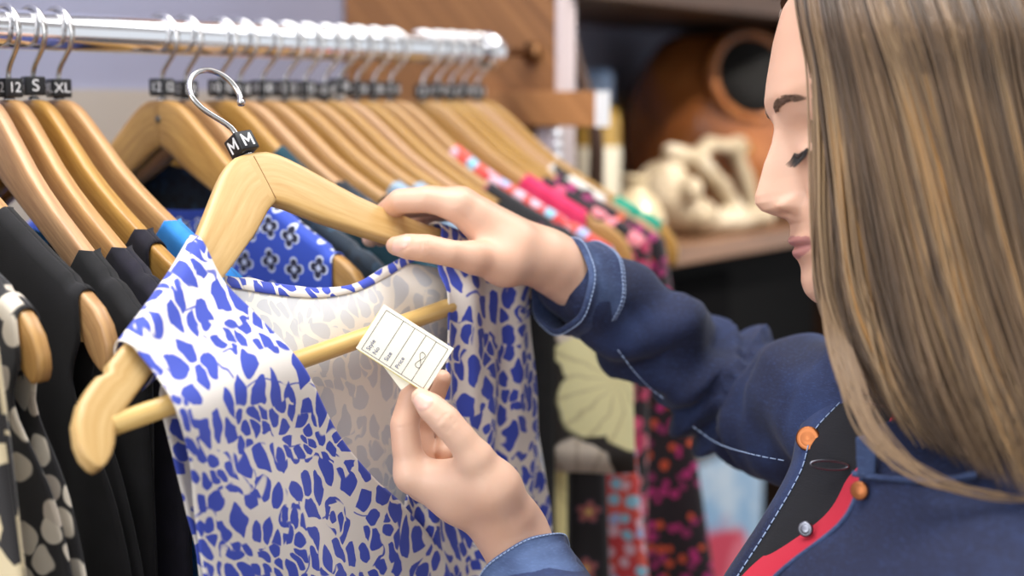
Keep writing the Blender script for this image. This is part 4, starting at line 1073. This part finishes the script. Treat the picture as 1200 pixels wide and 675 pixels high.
# folds: rings that gather at the elbow and drag lines on the sleeves
def axis_param(V, P):
    P = np.asarray(P); best = np.full(len(V), 9.0); t = np.zeros(len(V)); L = 0; ang = np.zeros(len(V))
    for a, b in zip(P[:-1], P[1:]):
        d = b - a; ln = np.linalg.norm(d); q = np.clip(((V - a) @ d) / ln ** 2, 0, 1); r = V - a - q[:, None] * d; dd = np.linalg.norm(r, axis=1)
        n1 = norm(np.cross(d, [0, 0, 1.0])); n2 = np.cross(norm(d), n1); an = np.arctan2(r @ n2, r @ n1)
        m = dd < best; best[m] = dd[m]; t[m] = L + q[m] * ln; ang[m] = an[m]; L += ln
    return t, ang, best
t, an, bd = axis_param(V, [RC, at(762, 388, 1.10), at(822, 436, 1.125), at(880, 475, 1.13), at(940, 482, 1.07), SR])
g = np.clip((.075 - bd) / .02, 0, 1)
fold = .0085 * np.exp(-((t - .185) / .05) ** 2) * np.sin(t * 235 + 1.5 * np.sin(an) + .8 * np.sin(2 * an + 1))
fold += .0068 * np.sin(t * 96 + 2.6 * an) * np.exp(-((t - .10) / .05) ** 2) + (.0044) * np.sin(t * 60 - 2 * an + 1)
fold += .0016 * np.sin(V[:, 0] * 130 + 40 * V[:, 2]) * np.sin(V[:, 2] * 110 + 1)
t2, an2, bd2 = axis_param(V, [LC, at(690, 772, .885), EL, SL]); g2 = np.clip((.075 - bd2) / .02, 0, 1)
fold2 = .004 * np.exp(-((t2 - .25) / .08) ** 2) * np.sin(t2 * 180 + 1.5 * np.sin(an2)) + .0025 * np.sin(t2 * 70 + 2 * an2)
V = V + N * (fold * g + fold2 * g2 * (1 - g) + .0018 * np.sin(V[:, 2] * 60 + V[:, 1] * 45) * (1 - g) * (1 - g2))[:, None]
JVERT = V.copy(); b = MB(); b.add(loc3(V), Q); b.build('sleeves_and_back', M['denim'], jacket)

def jsheet(name, rows, n, m, mat, thick=.0016, wav=0.0, parent=None):
    G, uv = patch([[at(*p) for p in r] for r in rows], n, m)
    if wav:
        Nn = gnormals(G); G = G + Nn * (wav * np.sin(uv[..., 0] * 55 + uv[..., 1] * 30) * np.sin(uv[..., 1] * 48 + 1))[..., None]
    b = MB(); b.add(loc3(G.reshape(-1, 3)), grid_faces(n, m), uv.reshape(-1, 2)); o = b.build(name, mat, parent or jacket); solidify(o, thick, 0); return o
far_edge = [(1016, 430, .962), (988, 468, .950), (955, 506, .942), (940, 552, .937), (906, 612, .928), (864, 678, .922), (820, 750, .918), (770, 860, .90)]
far_in = [(1056, 482, .915), (1034, 510, .910), (1004, 552, .904), (986, 594, .902), (950, 636, .900), (906, 690, .897), (882, 755, .89), (850, 865, .88)]
rows = [[e, tuple((np.array(e) * .62 + np.array(i) * .38) + [0, 0, -.004]), i] for e, i in zip(far_edge, far_in)]
jsheet('front_lining', rows, 60, 16, M['denim_in'])
outer = [(1000, 424, .985), (968, 462, .978), (938, 503, .968), (926, 550, .962), (894, 608, .948), (852, 672, .94), (808, 744, .935), (760, 850, .92)]
jsheet('front_placket', [[o_, tuple((np.array(o_) + np.array(e)) / 2 + [0, 0, -.006]), tuple(np.array(e) + [0, 0, -.001])] for o_, e in zip(outer, far_edge)], 60, 10, M['denim'], .0022)
jsheet('front_panel', [
    [(1012, 505, .850), (1060, 492, .835), (1130, 505, .825), (1210, 520, .815), (1300, 545, .80)],
    [(1016, 530, .846), (1062, 530, .825), (1132, 535, .810), (1212, 550, .795), (1310, 575, .775)],
    [(1012, 556, .842), (1070, 562, .812), (1140, 566, .790), (1215, 585, .770), (1315, 612, .745)],
    [(986, 612, .846), (1060, 615, .795), (1142, 628, .760), (1222, 650, .732), (1322, 680, .700)],
    [(908, 676, .862), (1010, 690, .788), (1122, 702, .735), (1222, 722, .690), (1332, 755, .640)],
    [(852, 750, .868), (962, 780, .800), (1090, 790, .745), (1215, 815, .695), (1340, 860, .650)],
    [(800, 900, .86), (940, 930, .80), (1080, 950, .75), (1215, 970, .70), (1345, 1000, .66)]], 70, 60, M['denim'], .002, .0012)
jsheet('collar', [[(1004, 512, .832), (1016, 510, .828), (1026, 516, .825)], [(1005, 534, .834), (1016, 534, .830), (1027, 536, .827)], [(1006, 556, .836), (1016, 558, .832), (1026, 556, .829)]], 14, 10, M['cuff'], .003)
jsheet('collar', [[(1008, 402, .985), (1034, 408, .955), (1075, 430, .92)], [(1004, 420, .970), (1030, 440, .940), (1066, 472, .912)], [(1012, 440, .955), (1034, 464, .93), (1060, 490, .908)]], 16, 12, M['denim'], .003)
def cuff(c, ax, r, ln, up, name, ripple=.0006):
    up = norm(up - ax * (up @ ax)); sd = np.cross(ax, up); o = MB()
    prof = [(-.0006, r - .0022), (0, r - .0005), (.0008, r + .0006), (.003, r + .0012), (.0055, r - .0004), (.010, r + .0006), (.016, r + .0010), (.0215, r + .0004), (.027, r + .0016), (ln - .004, r + .0020), (ln - .001, r + .0012), (ln, r - .0010)]
    inn = [(ln, r - .0030), (ln * .5, r - .0032), (0, r - .0030)]
    P = prof + inn + [prof[0]]; rings = []
    for z, rad in P:
        rings.append([c + ax * z + (sd * math.cos(q) + up * math.sin(q)) * (rad + ripple * math.sin(7 * q + z * 90)) for q in np.linspace(0, 2 * math.pi, 72, endpoint=False)])
    Vc, Fc = loft(rings, caps=False); o.add(loc3(Vc), Fc); ob = o.build(name, M['cuff'], jacket)
    th = MB()
    for z, k in ((.0022, .0016), (ln - .0045, .0022), (ln - .0015, .0014)):
        for q0 in np.arange(0, 2 * math.pi, .085):
            seg_ = [c + ax * z + (sd * math.cos(q) + up * math.sin(q)) * (r + k + ripple * math.sin(7 * q + z * 90)) for q in np.linspace(q0, q0 + .060, 4)]
            th.add(*tube(loc3(seg_), .00052, 5))
    tag(th.build('topstitching', M['thread'], ob), None, kind='stuff')
    return ob
cuff(RC, ra, .0350, .034, CU, 'cuff'); cuff(LC, la, .0330, .040, CU, 'cuff')
def stitch(pts, name='topstitching', lift=.0016, r=.00055, step=.0042, gap=.0012, mat=None):
    P = crom([at(*p) for p in pts], 200); L = np.concatenate([[0], np.cumsum(np.linalg.norm(np.diff(P, axis=0), axis=1))]); o = MB()
    for s0 in np.arange(0, L[-1] - step, step + gap):
        q = np.array([[np.interp(s_, L, P[:, k]) for k in range(3)] for s_ in np.linspace(s0, s0 + step, 4)]); q = q + norm(CAM - q.mean(0)) * lift; o.add(*tube(loc3(q), r, 5))
    return tag(o.build(name, mat or M['thread'], jacket), None, kind='stuff')
def on_sleeve(pts):
    d = JVERT - CAM; D = d @ CF; X, Y = 600 + FPX * (d @ CR) / D, 337.5 - FPX * (d @ CU) / D
    return [(x, y, float(D[np.argsort((X - x) ** 2 + (Y - y) ** 2 + (D * 120) ** 2)[:3]].min())) for x, y in pts]
stitch(on_sleeve([(724, 410), (742, 434), (762, 455), (782, 470)]), lift=.0016, r=.00042)
stitch(on_sleeve([(812, 500), (842, 520), (880, 532), (920, 540)]), lift=.0016, r=.00042)
stitch([(p[0] - 2, p[1] + 1, p[2]) for p in far_edge]); stitch([(p[0] + 3, p[1] + 2, p[2]) for p in far_edge])
def welt(pts, r, mat=None):
    V, Fc = tube(loc3(crom([at(*p) for p in pts], 60)), r, 8); mesh('seam', V, Fc, mat or M['cuff'], jacket)
welt([(1000, 555, .8395), (1035, 560, .824), (1075, 563, .806), (1110, 562, .794), (1145, 556, .786)], .0020)
welt([(1012, 556, .840), (986, 612, .8445), (908, 676, .8605), (852, 750, .8665)], .0016)
for (px, py, d, nrm, mt, r) in ((947, 514, .944, CAM - at(947, 514, .94) + CR * -.3, 'copper', .0082), (1007, 575, .836, -CF + CR * -.9, 'copper', .0056), (944, 620, .900, -CF - CR * .6, 'steel', .0050)):
    o = MB(); o.add(*lathe([(0, -.001), (r, -.001), (r, .0006), (r * .86, .0014), (r * .66, .0009), (r * .58, .0011), (.0, .0011)], 26, loc3(at(px, py, d - .004)), nrm)); o.build('button', M[mt], jacket)
for (px, py, d, tx_, ty_) in ((1022, 468, .912, .016, -.004), (972, 545, .911, .015, -.001)):
    c = at(px, py, d - .006); P = [c + (CR * math.cos(q) * tx_ + CU * (math.sin(q) * .0035 + math.cos(q) * ty_)) * .8 for q in np.linspace(0, 2 * math.pi, 30)]
    V, Fc = tube(loc3(P), .0009, 6); mesh('buttonhole', V, Fc, M['steel'], jacket)
# red top
F = Field(np.array([.12, .60, .85]), np.array([.46, 1.06, 1.36]), .005)
F.ell((.305, .870, 1.11), (.105, .115, .19), None, .03); F.cone(SR + [.02, -.05, -.02], (.34, .80, 1.235), .045, .045, .04); F.ell((.32, .84, .95), (.10, .14, .16), None, .04)
V, Q = F.mesh(); V = smooth_mesh(V, Q, 3); keep = V[Q].mean(1)[:, 2] < 1.30
red = MB(); red.add(loc3(V), Q[keep])
G, uv = patch([[at(*p) for p in r] for r in ([(1040, 474, .93), (1056, 484, .908), (1082, 500, .880)], [(1014, 512, .925), (1032, 522, .902), (1062, 540, .870)], [(984, 552, .92), (1004, 560, .896), (1034, 580, .865)], [(958, 600, .915), (980, 606, .894), (1010, 640, .868)], [(870, 674, .912), (905, 680, .892), (950, 710, .875)], [(820, 756, .905), (870, 760, .885), (920, 780, .872)])], 50, 16)
red.add(loc3(G.reshape(-1, 3)), grid_faces(50, 16)); red.build('red_top', M['red_knit'], person)
tr = MB(); tr.add(*tube([(.005, 0, 1.0), (.005, 0, .86), (0, 0, .80)], [.125, .135, .12], 40))
for sg in (-1, 1): tr.add(*tube([(0, sg * .075, .90), (-.01, sg * .09, .5), (.008, sg * .092, .09)], [.092, .066, .05], 32))
tr.build('jeans', M['jeans'], person)
for sg in (-1, 1):
    c = np.array([-.04, sg * .092, 0]); rings = []
    for z, k in ((0.0, .96), (.006, 1.0), (.03, 1.0), (.06, .82), (.085, .50), (.10, .40)):
        rings.append([c + [(.125 * k * math.cos(q) + (1 - k) * .075), .044 * (k ** .5) * math.sin(q), z] for q in np.linspace(0, 2 * math.pi, 36, endpoint=False)])
    V, Fc = loft(rings); mesh('shoe', V, Fc, M['leather'], person)
person['label'] = 'woman with long fair hair and denim jacket reading the tag of the dress'
# ------------------------------------------------------------------ cabinet right of the rail, shelves and what stands on them
def prism(name, s0, s1, t0, t1, z0, z1, mat, parent=None, bev=.002): return slab(name, s0, s1, t0, t1, z0, z1, mat, bev, parent)
SP = RLEN + .117
cab = empty('shelf_unit', rf(SP, 0, 0)); tag(cab, 'tall brown wooden shelf unit that the rail is fixed to', 'shelf unit')
def cabpart(*a, **k):
    o = slab(*a, **k); o.parent = cab; o.location = -Vector(cab.location); return o
cabpart('side_panel', SP, SP + .022, WT + .004, .030, .012, 2.25, M['shop_wood'], .002)
cabpart('side_panel', 1.46, 1.485, WT + .010, .030, .012, 2.25, M['dark_wood'], .002)
cabpart('shelf_board', SP + .023, 1.459, WT + .010, .050, 1.302, 1.327, M['ledge'], .003)
cabpart('shelf_board', SP + .023, 1.459, WT + .010, .050, 1.612, 1.640, M['dark_wood'], .003)
cabpart('shelf_board', SP + .023, 1.459, WT + .010, .050, 1.030, 1.055, M['shop_wood'], .003)
cabpart('shelf_board', SP + .023, 1.459, WT + .010, .120, .560, .585, M['shop_wood'], .003)
cabpart('shelf_board', SP + .023, 1.459, WT + .010, .050, 2.0, 2.025, M['dark_wood'], .003)
cabpart('shelf_board', 1.486, 2.25, WT + .010, .050, 1.612, 1.640, M['dark_wood'], .003)
cabpart('shelf_board', 1.486, 2.25, WT + .010, .050, 1.030, 1.055, M['dark_wood'], .003)
cabpart('shelf_board', 1.486, 2.25, WT + .010, .050, 1.302, 1.327, M['ledge'], .003)
cabpart('side_panel', 2.251, 2.275, WT + .010, .030, .012, 2.25, M['dark_wood'], .002)
cabpart('back_board', 1.486, 2.25, WT + .0085, WT + .012, .3, 2.2, M['dark_wood'])
M['pale_trim'] = paint('pale pinkish paint', rgb(204, 190, 192)); M['gloss_white'] = plain('white enamel', rgb(240, 240, 244), .3)
M['batten_wood'] = wood('mid brown batten', rgb(176, 124, 76), rgb(140, 92, 52), .5, .1, .6, 'UV', False)
cabpart('front_edge', SP - .001, SP + .030, .0305, .036, .012, 2.25, M['pale_trim'], .001)
bat = slab('wooden_batten', SP - .024, SP - .001, -.150, .098, 1.475, 1.512, M['batten_wood'], .001); tag(bat, 'short brown wooden batten with a white end cap jutting from the shelf side', 'batten')
ec = slab('end_cap', SP - .024, SP - .001, .0982, .1010, 1.475, 1.512, M['gloss_white']); ec.parent = bat

def drop(o): return np.array(o.location)
# glossy gourd-shaped vessel
M['glaze'] = NT('glossy chestnut glaze').set(Roughness=.22, Coat_Weight=.4).m
_t = M['glaze'].node_tree
t = NT('chestnut brown glaze'); n = t.noise(t.coord('Object'), 9.0, 4.0)
t.set(Base_Color=t.ramp(n, [(.3, rgb(100, 56, 28)), (.55, rgb(158, 94, 48)), (.75, rgb(196, 126, 70))]), Roughness=.24, Coat_Weight=.5); M['glaze'] = t.m
M['hollow'] = plain('painted hollow shade', rgb(10, 8, 7), .9); M['brass'] = plain('brass stud', rgb(206, 170, 90), .25, 1.0)
gv = empty('gourd_vessel', rf(1.255, -.115, 1.327)); tag(gv, 'large glossy brown gourd-shaped vessel with a dark round opening on the shelf', 'vessel')
b = MB(); prof = [(0, 0), (.085, 0), (.108, .02), (.122, .06), (.130, .10), (.129, .14), (.122, .18), (.108, .215), (.088, .245), (.062, .268), (.0, .278)]
pr = crom([(r, z, 0) for r, z in prof], 40); b.add(*lathe([(max(0, p[0]), p[1]) for p in pr], 48)); b.build('bowl', M['glaze'], gv)
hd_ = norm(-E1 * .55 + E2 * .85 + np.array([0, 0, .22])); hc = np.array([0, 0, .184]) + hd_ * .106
b = MB(); b.add(*lathe([(.0, .006), (.040, .008), (.052, .012), (.053, .016), (.0, .0161)][:4] + [(0, .012)], 40, hc, hd_)); b.build('opening', M['hollow'], gv)  # near-black disc paints the shade inside; the bowl itself is closed
b = MB(); b.add(*lathe([(.050, .002), (.054, .016), (.060, .020), (.066, .016), (.068, .0), (.05, -.01)], 44, hc, hd_)); b.build('rim', M['glaze'], gv)
b = MB(); b.add(*lathe([(0, -.004), (.007, -.002), (.007, .003), (.004, .006), (0, .007)], 20, np.array([0, 0, .108]) + norm(-E1 * .62 + E2 * .78) * .129, norm(-E1 * .55 + E2 * .85))); b.build('stud', M['brass'], gv)
# bleached driftwood
t = NT('bleached driftwood'); n = t.noise(t.coord('Object'), 22.0, 5.0)
t.set(Base_Color=t.ramp(n, [(.3, rgb(150, 130, 102)), (.55, rgb(205, 186, 156)), (.75, rgb(232, 220, 198))]), Roughness=.55); t.bump(n, .5, .004); M['bone'] = t.m
dw = empty('driftwood', rf(1.075, -.015, 1.327)); tag(dw, 'pale bone-like driftwood piece with holes at the shelf edge', 'driftwood')
F = Field(np.array([-.16, -.12, -.01]), np.array([.16, .12, .15]), .0028)
def L3(s, t_, z): return E1 * s + E2 * t_ + np.array([0, 0, z])
F.ell(L3(-.082, -.01, .044), (.032, .032, .036), None, .010); F.ell(L3(-.060, .012, .022), (.028, .028, .020), None, .010)
F.chain([L3(-.085, 0, .088), L3(-.045, .01, .080), L3(-.008, .02, .048), L3(.020, .022, .018)], [.010, .010, .0095, .012], .006)
F.chain([L3(-.040, .0, .078), L3(.005, -.005, .094), L3(.052, 0, .090), L3(.072, .006, .055), L3(.078, .012, .020)], [.0095, .0085, .0085, .009, .011], .005)
F.chain([L3(-.05, .02, .014), L3(.02, .025, .012), L3(.09, .02, .012), L3(.12, .01, .020)], [.014, .012, .0115, .008], .008)
F.ell(L3(-.088, .028, .050), (.012, .010, .014), None, .004); F.ell(L3(.062, .0, .092), (.013, .011, .011), None, .006)
V, Q = F.mesh(); V = smooth_mesh(V, Q, 2); V[:, 2] -= V[:, 2].min(); V *= 1.22; mesh('wood_mass', V, Q, M['bone'], dw)
# golden jar and round vase by the panel
M['gold_glass'] = NT('honey coloured glass').set(Base_Color=rgb(222, 180, 88), Roughness=.12, Transmission_Weight=.35, Coat_Weight=.5).m
M['clear_glass'] = NT('thick clear glass').set(Base_Color=rgb(232, 238, 244), Roughness=.05, Transmission_Weight=.7).m
M['porcelain'] = plain('cream porcelain', rgb(206, 186, 150), .2); M['blue_cap'] = plain('pale blue lid', rgb(150, 176, 214), .35)
j = empty('glass_jar', rf(.955, -.125, 1.327)); tag(j, 'tall honey coloured glass jar with a pale blue lid beside the wood panel', 'jar')
b = MB(); b.add(*lathe([(0, 0), (.034, 0), (.037, .006), (.037, .15), (.034, .165), (.026, .172), (0, .172)], 36)); b.build('jar_body', M['gold_glass'], j)
b = MB(); b.add(*lathe([(0, .173), (.027, .173), (.027, .21), (.022, .216), (0, .217)], 32)); b.build('lid', M['blue_cap'], j)
b = MB(); b.add(*lathe([(.0374, .045), (.0376, .046), (.0376, .115), (.0374, .116)], 36)); b.build('paper_label', M['card'], j)
j = empty('vase', rf(.845, .012, 1.327)); tag(j, 'small round cream porcelain vase at the shelf edge next to the hangers', 'vase')
b = MB(); b.add(*lathe([(p[0], p[1]) for p in crom([(0, 0, 0), (.022, 0, 0), (.034, .018, 0), (.036, .036, 0), (.026, .056, 0), (.014, .070, 0), (.016, .084, 0), (.013, .085, 0), (.010, .070, 0)], 40) if p[0] >= 0], 36)); b.build('vase_body', M['porcelain'], j)
# framed board behind the panel's edge, brown leather strap, lilac scarf and bead strands below the batten
bd = empty('leaning_board', rf(SP + .06, -.03, 1.327)); tag(bd, 'narrow pale board leaning in the corner of the shelf behind the batten', 'board')
V, Fc = box((0, 0, .1395), .012, .075, .275, norm(E1 + np.array([0, 0, .0])), norm(E2 + np.array([0, 0, .10])), np.cross(E1, norm(E2 + np.array([0, 0, .10]))), .002); mesh('panel', V, Fc, M['pale_trim'], bd)
M['tan'] = plain('tan leather', rgb(66, 44, 32), .5)
hb = empty('leather_strap', rf(SP + .042, .012, 1.612)); tag(hb, 'dark brown leather strap hanging under the upper shelf beside the pale board', 'strap')
V, Fc = tube(crom([E1 * 0 + np.array([0, 0, 0]), E2 * .015 + np.array([0, 0, -.06]), E2 * .035 + E1 * .01 + np.array([0, 0, -.14]), E2 * .030 + E1 * .02 + np.array([0, 0, -.21])], 20), np.linspace(.005, .009, 20), 12, sx=.4); mesh('band', V, Fc, M['tan'], hb)
sc_ = empty('lilac_scarf', rf(SP - .013, .030, 1.475)); tag(sc_, 'thin pale lilac scarf hanging from the brown batten', 'scarf')
M['lilac'] = cloth('pale lilac silk', rgb(206, 192, 204), rgb(222, 212, 222))
G = np.zeros((30, 16, 3)); 
for i in range(30):
    for k in range(16): u = k / 15 - .5; G[i, k] = E2 * u * (.030 + .010 * i / 29) + E1 * (.0035 * math.sin(u * 20 + i * .05)) + np.array([0, 0, -.001 - .20 * i / 29])
b = MB(); b.add(G.reshape(-1, 3), grid_faces(30, 16), [(q[0], q[2]) for q in G.reshape(-1, 3)]); solidify(b.build('cloth', M['lilac'], sc_), .0008)
M['crystal'] = plain('bright glass bead', rgb(236, 238, 246), .08, .3)
for k, (tt, n_) in enumerate(((.004, 12), (.052, 9))):
    bs = empty('bead_strand', rf(SP - .0255, tt, 1.475)); tag(bs, ('longer string of clear glass beads hanging from the batten over the lilac scarf', 'shorter string of clear glass beads at the end of the batten')[k], 'beads', 'bead strings on the batten')
    b = MB(); b.add(*tube([(0, 0, .0), (0, 0, -.012 * n_)], .0006, 5)); b.build('thread', M['gloss_white'], bs)
    for q in range(n_):
        o = MB(); o.add(*lathe([(0, -.0055), (.004, -.004), (.0056, 0), (.004, .004), (0, .0055)], 12, (0, 0, -.008 - .012 * q))); o.build('bead', M['crystal'], bs)
# black cabinet under the shelf
M['satin_black'] = plain('satin black case', rgb(8, 8, 9), .8, Specular_IOR_Level=.15); M['grille'] = plain('dark speaker cloth', rgb(10, 10, 12), .95, Specular_IOR_Level=.1); M['grey'] = plain('grey metal', rgb(140, 140, 146), .4, .6)
sp = empty('speaker', rf(1.045, -.10, 1.055)); tag(sp, 'black speaker case with a round grey knob under the shelf', 'speaker')
def spp(name, s0, s1, t0, t1, z0, z1, mat): o = slab(name, 1.045 + s0, 1.045 + s1, -.10 + t0, -.10 + t1, 1.055 + z0, 1.055 + z1, mat, .003); o.parent = sp; o.location = -Vector(sp.location); return o
spp('case', -.335, .335, -.12, .10, .0, .238, M['satin_black']); spp('grille', -.30, .055, .1005, .106, .02, .22, M['grille']); spp('side_trim', -.335, -.318, .1005, .107, .0, .238, M['grey'])
b = MB(); b.add(*lathe([(0, 0), (.013, 0), (.013, .012), (.011, .014), (0, .014)], 28, E1 * .105 + E2 * .1005 + np.array([0, 0, .11]), E2)); b.build('knob', M['grey'], sp)
spp('slider', .100, .110, .1005, .106, .03, .085, M['grey'])
# canvas print: pink flowers on a pale sky
def canvas_mat():
    t = NT('printed canvas, pink flowers on blue sky'); v = t.coord('UV')
    sx = t.n('ShaderNodeSeparateXYZ'); t.l(v, sx.inputs[0])
    sky = t.mix(t.step(t.noise(v, 5.0, 3.0), .4, .7), rgb(150, 190, 226), rgb(206, 224, 240))
    w = t.warp(v, 9.0, .16)
    def blob(cx, cy, r, soft):
        d = t.n('ShaderNodeVectorMath', operation='DISTANCE'); t.l(w, d.inputs[0]); d.inputs[1].default_value = (cx, cy, 0); return t.math('SUBTRACT', 1.0, t.step(d.outputs[1 if 'Value' in [o.name for o in d.outputs][1:2] else 0], r - soft, r))
    c = t.mix(blob(.62, .42, .34, .06), sky, rgb(214, 70, 96)); c = t.mix(blob(.34, .30, .2, .05), c, rgb(226, 96, 120)); c = t.mix(blob(.60, .30, .20, .05), c, rgb(62, 42, 34)); c = t.mix(blob(.80, .50, .16, .05), c, rgb(232, 120, 140)); c = t.mix(blob(.45, .12, .2, .05), c, rgb(178, 40, 48))
    t.set(Base_Color=c, Roughness=.7); return t.m
M['canvas'] = canvas_mat()
cv = empty('canvas_print', rf(.885, .085, .585)); tag(cv, 'canvas print of pink flowers against pale sky leaning below the shelf', 'canvas print')
V, Fc = box((0, 0, .2405), .30, .018, .48, E1, E2, (0, 0, 1), .002); mesh('stretcher', V, Fc, plain('raw canvas edge', rgb(104, 116, 128), .8), cv)
q = [E1 * a * .148 + E2 * .0098 + np.array([0, 0, z]) for a, z in ((-1, .003), (1, .003), (1, .478), (-1, .478))]
mesh('picture', q, [(0, 1, 2, 3)], M['canvas'], cv, smooth=False, uv=[(0, -.45), (1, -.45), (1, 1), (0, 1)])
for p in PARTS: bpy.data.objects.remove(p)
for l in LETTERS.values():
    for o in l: bpy.data.objects.remove(o)
SC.view_settings.view_transform = 'Standard'
SC.view_settings.look = 'None'
SC.view_settings.gamma = 1.0
SC.view_settings.use_curve_mapping = False
SC.view_settings.exposure = EXPO
SC.cycles.use_denoising = True
SC.cycles.max_bounces = 8
SC.cycles.sample_clamp_indirect = 6.0
